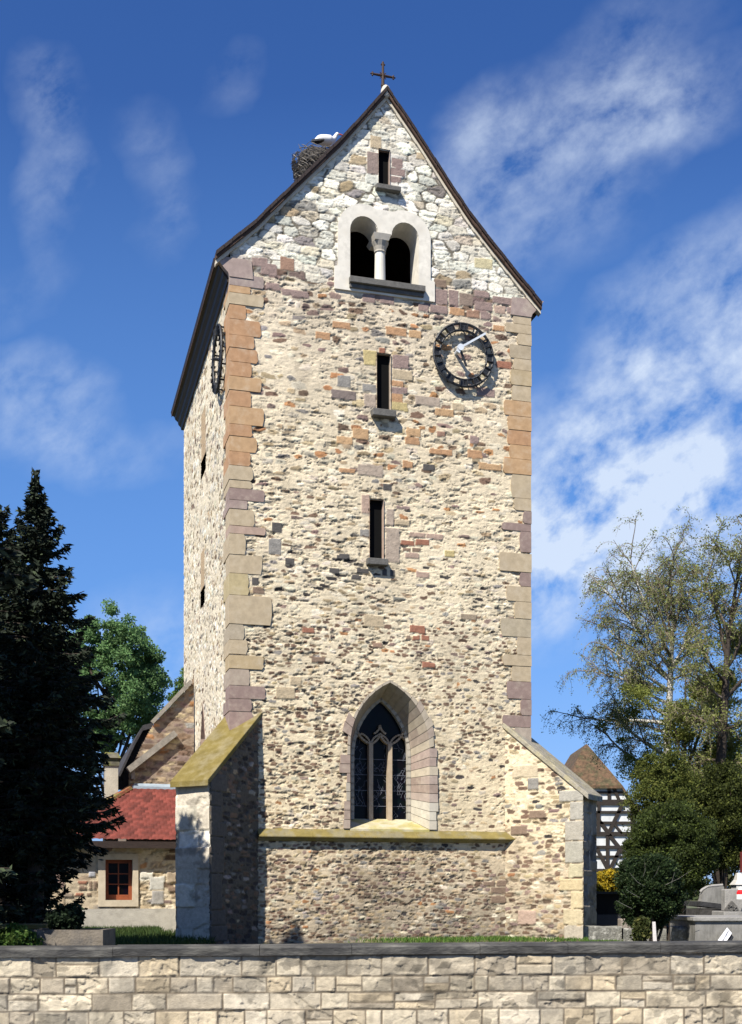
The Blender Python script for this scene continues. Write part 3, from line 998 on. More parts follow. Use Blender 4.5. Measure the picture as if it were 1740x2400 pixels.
# ---- great pointed window
gw = empty('gothic_window', (0, 0, 0))
gw.parent = tower
nO = len(g_out)
RB = [(0.58, 0.54, 0.45), (0.60, 0.57, 0.48), (0.56, 0.53, 0.45), (0.40, 0.315, 0.28), (0.27, 0.19, 0.165), (0.36, 0.275, 0.245), (0.52, 0.45, 0.34), (0.34, 0.245, 0.22), (0.35, 0.255, 0.23),
      (0.42, 0.36, 0.27), (0.29, 0.225, 0.19), (0.41, 0.35, 0.27), (0.40, 0.345, 0.265), (0.33, 0.27, 0.225), (0.42, 0.36, 0.275), (0.39, 0.335, 0.26), (0.40, 0.34, 0.265), (0.37, 0.32, 0.25)]
LB = [(0.34, 0.26, 0.22), (0.29, 0.21, 0.18), (0.29, 0.21, 0.18), (0.40, 0.36, 0.30), (0.40, 0.36, 0.30), (0.30, 0.21, 0.18), (0.30, 0.21, 0.18), (0.29, 0.2, 0.175), (0.38, 0.33, 0.26),
      (0.36, 0.30, 0.24), (0.30, 0.21, 0.18), (0.30, 0.21, 0.18), (0.38, 0.33, 0.26), (0.38, 0.33, 0.26), (0.37, 0.32, 0.25), (0.38, 0.33, 0.26), (0.38, 0.33, 0.26), (0.37, 0.32, 0.25)]
segc = [tuple(0.72 * a + 0.28 * b for a, b in zip(c, (0.45, 0.39, 0.30))) for c in LB + RB[::-1]]
mb = MB()
gap = 0.007
for i in range(nO - 1):
    o0, o1, i0, i1 = [Vector((p[0], 0, p[1])) for p in (g_out[i], g_out[i + 1], g_in[i], g_in[i + 1])]
    o0.y = o1.y = -0.04
    i0.y = i1.y = GD
    mid0, mid1 = o0.lerp(i0, 0.42 + 0.12 * (i % 2)), o1.lerp(i1, 0.42 + 0.12 * (i % 2))
    k = 0.035
    mb.add([o0.lerp(o1, k), o1.lerp(o0, k), mid1.lerp(mid0, k), mid0.lerp(mid1, k)], [(0, 1, 2, 3)], segc[i])
    cc = segc[(i + 1) % (nO - 1)] if i % 3 == 0 else segc[i]
    mb.add([mid0.lerp(mid1, k), mid1.lerp(mid0, k), i1.lerp(i0, k), i0.lerp(i1, k)], [(0, 1, 2, 3)], tuple(0.96 * c for c in cc))
    # bedding behind the joints
    s = Vector((0, 0.006, 0))
    cx0 = Vector(((GL + GR_) / 2, 0, o0.z))
    def outw(p):
        dv = Vector((p.x - (GL + GR_) / 2, 0, 0.02))
        return p + dv.normalized() * 0.008
    mb.add([outw(o0) + s, outw(o1) + s, outw(i1), outw(i0)], [(0, 1, 2, 3)], (0.45, 0.39, 0.29))
mb.build('splayed_reveal', m_dress, gw)
mb = MB()
for i in range(nO - 1):
    (a0, b0), (a1, b1) = g_out[i], g_out[i + 1]
    cu_, cz_ = (GL + GR_) / 2, GZS - 0.35
    wd = 0.075
    if i < 9:
        wd = [0.15, 0.13, 0.13, 0.08, 0.09, 0.07, 0.24, 0.22, 0.06][i]
    elif i < 18:
        wd = [0.06, 0.22, 0.21, 0.06, 0.05, 0.06, 0.05, 0.06, 0.06][i - 9]
    elif i < 27:
        wd = [0.06, 0.05, 0.06, 0.10, 0.16, 0.15, 0.20, 0.16, 0.12][i - 18]
    else:
        wd = [0.18, 0.16, 0.2, 0.19, 0.2, 0.2, 0.21, 0.16, 0.17][i - 27]
    if 9 <= i < 27:
        n0 = Vector((a0 - cu_, 0, b0 - cz_)).normalized()
        n1 = Vector((a1 - cu_, 0, b1 - cz_)).normalized()
    else:
        n0 = n1 = Vector((-1 if i < 9 else 1, 0, 0))
    p0, p1 = Vector((a0, 0, b0)), Vector((a1, 0, b1))
    q0, q1 = p0 + n0 * wd, p1 + n1 * wd
    k = 0.03
    P = [p0.lerp(p1, k), p1.lerp(p0, k), q1.lerp(q0, k), q0.lerp(q1, k)]
    mb.hexa([(p.x, -0.042, p.z) for p in P] + [(p.x, 0.05, p.z) for p in P], segc[i])
mb.build('surround', m_dress, gw)
mb = MB()
mb.add([(GL, -0.03, GZB), (GR_, -0.03, GZB), (IR, GD, IZB), (IL, GD, IZB)], [(0, 1, 2, 3)])
mb.add([(GL, -0.03, GZB), (GR_, -0.03, GZB), (GR_, -0.03, GZB - 0.1), (GL, -0.03, GZB - 0.1)], [(0, 1, 2, 3)])
m_sillm = mat('pale_mossy_sill', (0.52, 0.47, 0.34), var=0.2, scale=4, base2=(0.40, 0.35, 0.13), mix_scale=2.2, mix_lo=0.42, mix_hi=0.62, bump=0.3)
mb.build('sill', m_sillm, gw)

# glass and tracery
VG = GD + 0.06
m_glass = bpy.data.materials.new('dark_leaded_glass')
m_glass.use_nodes = True
_t = m_glass.node_tree
_p = _t.nodes['Principled BSDF']
_v = _t.nodes.new('ShaderNodeTexVoronoi')
_v.inputs['Scale'].default_value = 7
_c = _t.nodes.new('ShaderNodeTexCoord')
_t.links.new(_c.outputs['Object'], _v.inputs['Vector'])
_r = _t.nodes.new('ShaderNodeMix')
_r.data_type = 'RGBA'
_r.inputs['Factor'].default_value = 0.03
_r.inputs[6].default_value = (0.006, 0.008, 0.018, 1)
_t.links.new(_v.outputs['Color'], _r.inputs[7])
_h = _t.nodes.new('ShaderNodeHueSaturation')
_h.inputs['Value'].default_value = 0.10
_t.links.new(_r.outputs[2], _h.inputs['Color'])
_t.links.new(_h.outputs[0], _p.inputs['Base Color'])
_p.inputs['Roughness'].default_value = 0.3
_p.inputs['Specular IOR Level'].default_value = 0.12
_nn = _t.nodes.new('ShaderNodeTexNoise')
_nn.inputs['Scale'].default_value = 9
_t.links.new(_c.outputs['Object'], _nn.inputs['Vector'])
_bb = _t.nodes.new('ShaderNodeBump')
_bb.inputs['Strength'].default_value = 0.25
_t.links.new(_nn.outputs['Fac'], _bb.inputs['Height'])
_t.links.new(_bb.outputs[0], _p.inputs['Normal'])
mb = MB()
mb.plate(pointed(IL - 0.06, IR + 0.06, IZB - 0.05, IZS, IZA + 0.05), [], lambda a, b, d: (a, d, b), VG, VG + 0.02)
mb.build('leaded_glass', m_glass, gw)
CRY = lambda x, y: front(740 + x / 4.567, 1560 + y / 4.567, GD)     # places a point of the window on the tracery plane
TRC = (0.42, 0.33, 0.23)
mb = MB()


def bar(pts, w, d=0.14, col=TRC):
    P = [Vector((p[0], GD - 0.02, p[1])) for p in pts]
    for i in range(len(P) - 1):
        a, b = P[i], P[i + 1]
        t = (b - a).normalized() * w * 0.25
        mb.beam(a - t, b + t, w, d, up=(0, 1, 0), col=col)


def curve(p, q, bend, n=7):
    p, q = Vector(p), Vector(q)
    dv = q - p
    nrm = Vector((-dv.y, dv.x))
    return [tuple(p + dv * t + nrm * bend * 4 * t * (1 - t)) for t in [k / n for k in range(n + 1)]]


u1, u2 = CRY(582, 1200)[0], CRY(786, 1200)[0]
ztr = CRY(690, 850)[1]
zlo = IZB - 0.02
mull = [u1, u2]
for um in mull:
    bar([(um, zlo), (um, ztr)], 0.098, 0.17)
um0, um1 = (IL + IR) / 2, 0
n_l, n_r = (IL + 0.03, ztr), (IR - 0.03, ztr)
topz = CRY(690, 745)[1]
for a, b in ((IL + 0.03, u1), (u1, u2), (u2, IR - 0.03)):
    m = (a + b) / 2
    bar(curve((a, ztr - 0.02), (m, topz + 0.01), 0.14), 0.036, 0.10)
    bar(curve((m, topz + 0.01), (b, ztr - 0.02), 0.14), 0.036, 0.10)
for um in mull:
    s = -1 if um == u1 else 1
    m_in = (u1 + u2) / 2
    bar(curve((um, ztr), (m_in, topz + 0.02), 0.12 * s), 0.045, 0.13)
    bar(curve((um, ztr), (um + s * (IR - u2) * 0.72, topz + 0.13), -0.12 * s), 0.045, 0.13)
bar(curve(((u1 + u2) / 2 - 0.13, topz + 0.03), ((u1 + u2) / 2, topz + 0.21), -0.12), 0.04, 0.1)
bar(curve(((u1 + u2) / 2 + 0.13, topz + 0.03), ((u1 + u2) / 2, topz + 0.21), 0.12), 0.04, 0.1)
frm = pointed(IL + 0.02, IR - 0.02, IZB, IZS, IZA)
bar(frm, 0.075, 0.13, (0.42, 0.39, 0.33))
mb.build('tracery', m_dress, gw)
mb = MB()
rng = random.Random(12)
for a, b in ((IL + 0.05, u1 - 0.05), (u1 + 0.05, u2 - 0.05), (u2 + 0.05, IR - 0.05)):
    z = zlo + 0.15
    for zz_ in np.arange(zlo + 0.32, ztr, 0.36):
        mb.beam((a, VG - 0.008, zz_), (b, VG - 0.008, zz_), 0.022, 0.012)
    for k in range(26):
        p = Vector((rng.uniform(a, b), VG - 0.004, rng.uniform(zlo, ztr + 0.1)))
        for j in range(3):
            q = p + Vector((rng.uniform(-0.11, 0.11), 0, rng.uniform(-0.16, 0.16)))
            q.x = min(max(q.x, a), b)
            mb.beam(p, q, 0.009, 0.006)
            p = q
m_lead = mat('lead_came', (0.13, 0.14, 0.17), rough=0.5, bump=0)
mb.build('lead_lattice', m_lead, gw)

# the small pointed opening on the side wall
mb = MB()
c1 = [Vector((-0.01, p[0], p[1])) for p in l_point]
c2 = [Vector((0.5, p[0], p[1])) for p in l_point]
mb.strip(c1, c2, [(0.36, 0.25, 0.2)] * 5, close=True)
mb.build('side_window_reveal', m_dress, tower)

# ---- string course under the window
S0, S1 = front(609, 1950)[0] - 0.05, front(1207, 1950)[0]
zA = front(900, 1946)[1] + 0.02
prs = [(0.02, zA), (-0.175, zA - 0.185), (-0.175, zA - 0.205), (-0.105, zA - 0.225), (-0.065, zA - 0.28), (0.02, zA - 0.29)]
mb = MB()
NS = 5
for k in range(NS):
    a, b = S0 + (S1 - S0) * k / NS + 0.002, S0 + (S1 - S0) * (k + 1) / NS - 0.002
    P0 = [(a, p[0], p[1]) for p in prs]
    P1 = [(b, p[0], p[1]) for p in prs]
    mb.strip(P0, P1, close=True)
    mb.add(P0, [tuple(range(6))])
    mb.add(P1, [tuple(range(6))])
m_string = mat('mossy_ledge', (0.21, 0.165, 0.052), var=0.3, scale=4, base2=(0.22, 0.19, 0.11), mix_scale=3, bump=0.4)
mb.build('string_course', m_string, tower)

# ---- two diagonal buttresses
BT = 0.44                                               # half thickness
S2 = math.sqrt(0.5)
CAPZ = lambda s: 4.66 - 0.84 * s
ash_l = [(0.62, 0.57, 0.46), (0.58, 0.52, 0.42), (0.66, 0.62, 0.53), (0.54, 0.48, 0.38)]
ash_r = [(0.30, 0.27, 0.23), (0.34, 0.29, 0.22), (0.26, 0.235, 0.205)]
for side in (-1, 1):
    BLEN = 1.76 if side < 0 else 1.90
    b = empty('buttress', (0, 0, 0))
    b.parent = tower
    c = Vector((0 if side < 0 else W, 0, 0))
    d = Vector((side * S2, -S2, 0))
    e = Vector((S2, side * S2, 0))                      # across, towards the right of the picture
    o0 = c - e * BT - d * BT * (1 if True else 0)
    fr = c + e * BT * (-side) * 1.0                     # the side line that starts on the front face
    # inner side face (towards the tower's front)
    st = fr - d * BT
    nrm = e * (-side)

    def place_in(x, z, h, st=st, d=d, nrm=nrm):
        return np.stack([st.x + d.x * x + nrm.x * h, st.y + d.y * x + nrm.y * h, z], -1)

    topf = lambda x: CAPZ(x - BT) - 0.10
    pts_ = []
    if side > 0:
        rq = random.Random(3)
        z = 0.05
        qcols = [(0.42, 0.37, 0.29), (0.50, 0.42, 0.27), (0.53, 0.44, 0.27), (0.52, 0.42, 0.25), (0.46, 0.41, 0.27), (0.36, 0.34, 0.28), (0.38, 0.35, 0.29), (0.37, 0.35, 0.30)]
        kq = 0
        while z < 3.35:
            hh = rq.uniform(0.28, 0.5)
            wq = rq.uniform(0.26, 0.62)
            hh = min(hh, 3.42 - z)
            pts_.append((BLEN - wq / 2, z + hh / 2, wq / 2, hh / 2 - 0.008, qcols[min(kq, 7)], 0.030))
            z += hh
            kq += 1
        pts_ += [(0.55, 0.55, 0.22, 0.16, PKT, 0.03), (0.35, 2.55, 0.2, 0.1, BRN, 0.03), (0.8, 2.9, 0.2, 0.09, BRN, 0.03), (0.7, 3.6, 0.13, 0.13, GRY, 0.03),
                 (0.5, 3.9, 0.3, 0.14, (0.5, 0.42, 0.29), 0.02)]
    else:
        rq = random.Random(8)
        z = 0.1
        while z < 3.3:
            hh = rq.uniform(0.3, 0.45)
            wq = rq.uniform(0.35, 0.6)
            pts_.append((BLEN - wq / 2, z + hh / 2, wq / 2, hh / 2 - 0.008, (0.115, 0.103, 0.088), 0.03))  # corner blocks in the same painted shade as the face
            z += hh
    shr = SHARES_BASE if side > 0 else SHARES_SHADED  # left face: its shade is put into the stone and mortar colours
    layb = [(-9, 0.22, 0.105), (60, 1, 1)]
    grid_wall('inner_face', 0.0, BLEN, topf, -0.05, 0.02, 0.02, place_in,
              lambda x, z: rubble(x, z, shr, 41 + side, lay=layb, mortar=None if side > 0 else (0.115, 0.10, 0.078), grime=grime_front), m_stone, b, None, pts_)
    # outer side face
    st2 = fr + e * (2 * BT * side) - d * BT

    def place_out(x, z, h, st=st2, d=d, nrm=nrm):
        return np.stack([st.x + d.x * x - nrm.x * h, st.y + d.y * x - nrm.y * h, z], -1)

    grid_wall('outer_face', 0.0, BLEN, topf, -0.05, 0.035, 0.035, place_out,
              lambda x, z: rubble(x, z, SHARES_BASE, 51 + side, lay=layb), m_stone, b)
    # end face: squared stones
    en = fr + d * (BLEN - BT)
    aw = e * side

    def place_end(x, z, h, en=en, aw=aw, d=d):
        return np.stack([en.x + aw.x * x + d.x * h, en.y + aw.y * x + d.y * h, z], -1)

    rows = [-0.3, 0.36, 0.82, 1.30, 1.62, 2.06, 2.42, 2.92, 3.6]
    grid_wall('end_face', 0.0, 2 * BT, lambda x: np.full_like(x, CAPZ(BLEN - BT) - 0.10), -0.05, 0.02, 0.02, place_end,
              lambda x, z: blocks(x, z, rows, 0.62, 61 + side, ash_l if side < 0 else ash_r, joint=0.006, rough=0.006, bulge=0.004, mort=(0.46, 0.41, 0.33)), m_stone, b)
    # sloping cap slab
    mb = MB()
    s_in, s_out = -0.9, BLEN - BT + 0.13
    hw = BT + 0.055
    P = []
    for zz_ in (-0.13, 0.0):
        for (s_, w_) in ((s_in, -hw), (s_out, -hw), (s_out, hw), (s_in, hw)):
            q = c + d * s_ + e * w_
            P.append((q.x, q.y, CAPZ(s_) + zz_))
    P = [P[0], P[1], P[2], P[3], P[4], P[5], P[6], P[7]]
    mb.hexa(P)
    mb.build('cap', m_moss if side < 0 else mat('grey_cap_stone', (0.30, 0.275, 0.22), var=0.35, scale=7, base2=(0.36, 0.32, 0.2), mix_scale=3, bump=0.6), b, bevel=0.015)

# ---- skeleton clocks
NUM = ['XII', 'I', 'II', 'III', 'IIII', 'V', 'VI', 'VII', 'VIII', 'IX', 'X', 'XI']


def clock(fn, r, hour_px=None):
    """fn(a, b, out) places a point of the dial; a right, b up, out from the wall"""
    cl = empty('clock', (0, 0, 0))
    cl.parent = tower
    mb = MB()
    for rad, w in ((r, 0.030), (r * 0.79, 0.026)):
        n = 44
        mb.tube([fn(rad * math.cos(2 * math.pi * k / n), rad * math.sin(2 * math.pi * k / n), 0.13) for k in range(n + 1)], w, 6, cap=False)
    for h, s in enumerate(NUM):
        a = math.pi / 2 - h * math.pi / 6
        ca_, sa_ = math.cos(a), math.sin(a)
        wid = {'I': 0.040, 'V': 0.075, 'X': 0.080}
        tot = sum(wid[ch] for ch in s)
        x = -tot / 2
        for ch in s:
            c0, c1 = x, x + wid[ch]
            x = c1
            mid = (c0 + c1) / 2
            strokes = {'I': [((mid, 0), (mid, 1))], 'V': [((c0 + .01, 1), (mid, 0)), ((c1 - .01, 1), (mid, 0))], 'X': [((c0 + .01, 0), (c1 - .01, 1)), ((c1 - .01, 0), (c0 + .01, 1))]}[ch]
            for (xa, ya), (xb, yb) in strokes:
                q = []
                for xx, yy in ((xa, ya), (xb, yb)):
                    rad = r * (0.78 + 0.23 * yy)
                    q.append(Vector(fn(ca_ * rad + sa_ * xx * 1.15, sa_ * rad - ca_ * xx * 1.15, 0.13)))
                mb.beam(q[0], q[1], 0.056, 0.03, up=tuple(Vector(fn(0, 0, 1)) - Vector(fn(0, 0, 0))))
        mb.beam(fn(ca_ * r * 0.95, sa_ * r * 0.95, 0.13), fn(ca_ * r * 0.95, sa_ * r * 0.95, -0.02), 0.03, 0.03)
        # cross bars and blobs of the worn ironwork
        for q in (0.25, 0.75):
            a2 = a - q * math.pi / 6
            mb.beam(fn(math.cos(a2) * r * 0.79, math.sin(a2) * r * 0.79, 0.13), fn(math.cos(a2) * r, math.sin(a2) * r, 0.13), 0.10, 0.02)
    mb.build('dial_ring', m_black, cl)
    return cl


cc = front(1087, 832, -0.13)
cl1 = clock(lambda a, b, o: (cc[0] + a, -o, cc[1] + b), 0.715)
hub = front(1080, 814, -0.34)
tip = front(1139, 781, -0.34)
tail = front(1074, 825, -0.34)
mb = MB()
hv = Vector((hub[0], -0.34, hub[1]))
mb.beam((tail[0], -0.34, tail[1]), hv, 0.085, 0.02, up=(0, 1, 0))
mb.beam(hv, (tip[0], -0.34, tip[1]), 0.045, 0.02, up=(0, 1, 0))
mb.tube([(hub[0], -0.37, hub[1]), (hub[0], -0.28, hub[1])], 0.075, 12)
mb.build('minute_hand', m_steel, cl1)
mb = MB()
hp = front(1092, 852, -0.30)
mb.beam((hub[0], -0.29, hub[1]), (hp[0] + 0.02, -0.29, hp[1] - 0.05), 0.05, 0.02, up=(0, 1, 0))
mb.build('hour_hand', m_black, cl1)
mb = MB()
mb.tube([(hub[0], -0.28, hub[1]), (hub[0], 0.1, hub[1])], 0.04, 8)
mb.build('hand_shaft', m_steel, cl1)
cs = leftf(509, 842, -0.13)
cl2 = clock(lambda a, b, o: (-o, cs[0] - a, cs[1] + b), 0.715)
mb = MB()
mb.beam((-0.22, cs[0], cs[1]), (-0.22, cs[0] - 0.1, cs[1] + 0.6), 0.05, 0.02, up=(1, 0, 0))
mb.tube([(-0.23, cs[0], cs[1]), (0.1, cs[0], cs[1])], 0.04, 8)
mb.build('minute_hand', m_black, cl2)

# ---- iron cross on its stone knob
cr = empty('cross', (RIDGE[0], 0.0, RIDGE[1]))
cr.parent = tower
mb = MB()
mb.tube([(0, 0.0, -0.18), (0, 0.0, 0.02), (0, 0.0, 0.10), (0, 0, 0.13)], [0.14, 0.11, 0.075, 0.04], 12, (0.55, 0.50, 0.42))
mb.build('knob', m_dress, cr, smooth=True)
CH = 0.66
mb = MB()
mb.tube([(-0.06, 0.02, 0.0), (-0.06, 0.02, CH)], [0.042, 0.026], 8)
cx0 = -0.06
zc = 0.36
mb.tube([(cx0, 0.02, 0.12), (cx0, 0.02, 0.15)], 0.05, 8)
arm = 0.26
for s in (-1, 1):
    mb.tube([(cx0, 0.02, zc), (cx0 + s * arm, 0.02, zc)], [0.030, 0.020], 6)
    for q in (-1, 1):
        mb.tube([(cx0 + s * (arm - 0.03), 0.02, zc), (cx0 + s * (arm - 0.01), 0.02, zc + q * 0.045)], [0.024, 0.018], 6)
    mb.tube([(cx0 + s * (arm - 0.02), 0.02, zc), (cx0 + s * (arm + 0.035), 0.02, zc)], [0.026, 0.012], 6)
for q in (-1, 1):
    mb.tube([(cx0, 0.02, CH - 0.07), (cx0 + q * 0.045, 0.02, CH - 0.045)], [0.024, 0.018], 6)
mb.tube([(cx0, 0.02, CH - 0.06), (cx0, 0.02, CH + 0.02)], [0.026, 0.012], 6)
for q in (-1, 1):
    for w in (-1, 1):
        mb.tube([(cx0, 0.02, zc), (cx0 + q * 0.07, 0.02, zc + w * 0.07)], [0.015, 0.01], 5)
mb.build('iron_arms', m_iron, cr)
# ================================================================== ground
STREET_Z = -0.78
m_ground = mat('churchyard_soil', (0.085, 0.105, 0.045), var=0.4, scale=1.2, base2=(0.16, 0.135, 0.09), mix_scale=0.7, bump=0.6, bscale=12)
m_street = mat('pavement_asphalt', (0.11, 0.105, 0.10), var=0.25, scale=3, bump=0.4, bscale=60)
RW_A = R(3.7)
RWX, RWY = math.cos(RW_A), math.sin(RW_A)
RW0 = Vector((0, 15.5, STREET_Z))


def RWp(x, y, z=0.0):
    """along the retaining wall, back from its face"""
    return Vector((RW0.x + RWX * x - RWY * y, RW0.y + RWY * x + RWX * y, z))


mb = MB()
n = 24
xs = np.linspace(-420, 420, n)
nearl = [RWp(x, 0.12, 0) for x in xs]
farl = [Vector((x * 2.2, 900, 0)) for x in xs]
mb.strip(nearl, farl)
tag(mb.build('churchyard_ground', m_ground), kind='structure')
mb = MB()
mb.add([(-60, -30, STREET_Z), (60, -30, STREET_Z), tuple(RWp(60, 0.12, STREET_Z)), tuple(RWp(-60, 0.12, STREET_Z))], [(0, 1, 2, 3)])
tag(mb.build('street', m_street), kind='structure')

# ================================================================== retaining wall along the street
rw = empty('retaining_wall', RW0, RW_A)
tag(rw, 'low street wall of squared cream stone blocks under a dark grey coping', 'wall')
CREAM_B = [(0.52, 0.44, 0.31), (0.48, 0.41, 0.295), (0.54, 0.47, 0.345), (0.45, 0.39, 0.29), (0.51, 0.45, 0.345), (0.43, 0.375, 0.28), (0.49, 0.405, 0.275), (0.38, 0.325, 0.24)]
rows = [z - STREET_Z for z in (-1.0, -0.86, -0.60, -0.365, -0.146, 0.062, 0.33, 0.60)]
cop_b = lambda x: 0.338 - STREET_Z + 0.0047 * x         # underside of the coping


def rw_field(x, z):
    sh = 0.0 * x
    H, C = blocks(x, z + sh, rows, 0.42, 301, CREAM_B, joint=0.015, rough=0.012, bulge=0.018, mort=(0.16, 0.13, 0.092), facets=0.8)
    st = sst(fbm(x * 0.9, z * 1.6, 330, 4), 0.55, 0.70)[..., None] * 0.3
    C = C * (1 - st) + st * np.array((0.20, 0.19, 0.165))
    return H, C


grid_wall('block_face', -6.6, 6.6, lambda x: cop_b(x) + 0.02, -0.02, 0.0125, 0.0125, lambda x, z, h: np.stack([x, -h, z], -1), rw_field,
          mat('rock_faced_block', attr=True, var=0.22, scale=16, bump=0.6, bscale=60, bdist=0.012, rough=0.9), rw, smooth=False)
mb = MB()
for x0, x1 in ((-30, -6.6), (6.6, 30)):
    mb.box(x0, x1, 0.0, 0.3, -0.02, 1.1, (0.46, 0.40, 0.29))
mb.box(-6.6, 6.6, 0.08, 0.3, -0.02, 1.08, (0.4, 0.35, 0.27))
mb.build('wall_core', m_stone, rw)
m_cop = mat('grey_coping_stone', (0.048, 0.047, 0.045), var=0.45, scale=6, base2=(0.13, 0.125, 0.11), mix_scale=3.2, mix_lo=0.46, mix_hi=0.70, bump=0.6, bscale=26, stretch=(0.6, 1, 2.2))
mb = MB()
rng = random.Random(5)
x = -12.0
while x < 12:
    w = rng.uniform(1.1, 1.9)
    z0a, z0b = cop_b(x) + rng.uniform(-.004, .004), cop_b(x + w) + rng.uniform(-.004, .004)
    a, b = x + 0.003, x + w - 0.003
    n = 8
    jit = [rng.uniform(-0.006, 0.006) for _ in range(n + 1)]
    P = []
    for k in range(n + 1):
        f = k / n
        xx, zz_ = a + (b - a) * f, z0a + (z0b - z0a) * f
        P.append([(xx, -0.050 + jit[k], zz_), (xx, -0.058 + jit[k], zz_ + 0.095 + jit[k] * 0.4), (xx, -0.025, zz_ + 0.122 + jit[k] * 0.4), (xx, 0.36, zz_ + 0.13), (xx, 0.36, zz_)])
    for k in range(n):
        mb.strip(P[k], P[k + 1], close=True)
    mb.add(P[0], [tuple(range(5))])
    mb.add(P[n], [tuple(range(5))])
    x += w
mb.build('coping', m_cop, rw)

# ================================================================== annex with the red roof
VA = 4.0
ax0 = front(113, 2060, VA)[0]
annex = empty('annex', T(ax0, VA, 0), TH)
tag(annex, 'small stone annex with red tiled lean-to roof, left of the tower', 'building')
Z_EAVE = front(320, 1972, VA - 0.35)[1]
AL = -0.16 - ax0                                        # length of its front


def AN(px, py, v=VA):
    u, z = front(px, py, v)
    return u - ax0, z


wx0, wz1 = AN(247, 2015)
wx1, wz0 = AN(311, 2110)
fx0, fz1 = AN(230, 2001)
fx1, fz0 = AN(324, 2125)
zpl = AN(330, 2130)[1]
ap = []
for (x0, x1, y0, y1, col) in [(113, 152, 2005, 2082, (0.36, 0.25, 0.21)), (113, 150, 2084, 2150, (0.46, 0.36, 0.24)), (146, 190, 2028, 2036, (0.6, 0.54, 0.42)),
                              (150, 162, 2037, 2053, BRN), (184, 204, 2065, 2073, REDB), (184, 204, 2077, 2086, BRN), (209, 216, 2066, 2087, BRN), (219, 227, 2066, 2087, BRN),
                              (140, 172, 2092, 2102, (0.3, 0.24, 0.18)), (176, 196, 2093, 2101, REDB), (201, 214, 2092, 2102, BRN), (164, 186, 2118, 2126, BRN),
                              (208, 224, 2044, 2056, (0.38, 0.38, 0.4)), (328, 360, 2044, 2060, (0.62, 0.58, 0.48)), (350, 385, 2055, 2085, (0.5, 0.48, 0.42)), (392, 415, 2045, 2070, (0.34, 0.27, 0.19)),
                              (355, 385, 2088, 2120, (0.33, 0.31, 0.28)), (395, 415, 2078, 2092, BRN)]:
    a, b_ = AN(x0, (y0 + y1) / 2)[0], AN(x1, (y0 + y1) / 2)[0]
    c_, d_ = AN((x0 + x1) / 2, y1)[1], AN((x0 + x1) / 2, y0)[1]
    ap.append(((a + b_) / 2, (c_ + d_) / 2, (b_ - a) / 2, (d_ - c_) / 2, col, 0.028))


def annex_field(x, z):
    H, C = rubble(x, z, [(0, [.40, .16, .22, .06, .03, .01, .06, .02, .04]), (5, [.40, .16, .22, .06, .03, .01, .06, .02, .04])], 88,
                  lay=[(-9, 0.36, 0.17), (60, 1, 1)], mortar=(0.55, 0.46, 0.32))
    left = x < fx0
    H = np.where(left, H * 0.35, H)
    C = np.where(left[..., None], C * 0.45 + 0.55 * np.array((0.46, 0.375, 0.26)), C)
    return H, C


grid_wall('front_wall', 0.0, AL, lambda x: np.full_like(x, Z_EAVE - 0.02), -0.05, 0.026, 0.026, lambda x, z, h: np.stack([x, -h, z], -1), annex_field, m_stone, annex,
          lambda x, z: (x > wx0 - .03) & (x < wx1 + .03) & (z > wz0 - .03) & (z < wz1 + .03), ap)
mb = MB()
mb.box(0.0, 0.35, 0.03, 3.2, -0.05, Z_EAVE - 0.1, (0.48, 0.40, 0.30))
mb.build('end_wall', m_stone, annex)
mb = MB()
mb.box(-0.02, AL, -0.05, 0.02, -0.05, zpl, (0.30, 0.285, 0.245))
mb.build('plinth', m_plaster, annex)
win = empty('window', (0, 0, 0))
win.parent = annex
mb = MB()
mb.plate([(fx0, fz0), (fx0, fz1), (fx1, fz1), (fx1, fz0)], [[(wx0, wz0), (wx0, wz1), (wx1, wz1), (wx1, wz0)]], lambda a, b, d: (a, d, b), -0.05, 0.03, (0.53, 0.45, 0.33), back=False, hole_v1=0.28)
mb.build('stone_frame', m_dress, win, bevel=0.008)
m_redwood = mat('red_brown_wood', (0.24, 0.065, 0.025), var=0.2, scale=12, bump=0.1, rough=0.5)
mb = MB()
fw = 0.085
yv = 0.20
mb.box(wx0, wx0 + fw, yv, yv + .06, wz0, wz1)
mb.box(wx1 - fw, wx1, yv, yv + .06, wz0, wz1)
mb.box(wx0 + fw, wx1 - fw, yv, yv + .06, wz0, wz0 + 0.13)
mb.box(wx0 + fw, wx1 - fw, yv, yv + .06, wz1 - fw, wz1)
mb.build('casement', m_redwood, win, bevel=0.005)
mb = MB()
wm = (wx0 + wx1) / 2
mb.box(wm - .015, wm + .015, yv + .01, yv + .04, wz0 + .13, wz1 - fw)
for k in (1, 2):
    zz_ = wz0 + .13 + (wz1 - fw - wz0 - .13) * k / 3
    for s0, s1 in ((wx0 + fw, wm - .015), (wm + .015, wx1 - fw)):
        mb.box(s0, s1, yv + .01, yv + .04, zz_ - .013, zz_ + .013)
mb.build('glazing_bars', m_redwood, win)
mb = MB()
mb.box(wx0, wx1, yv + .045, yv + .055, wz0, wz1)
mb.build('pane', m_glass, win)
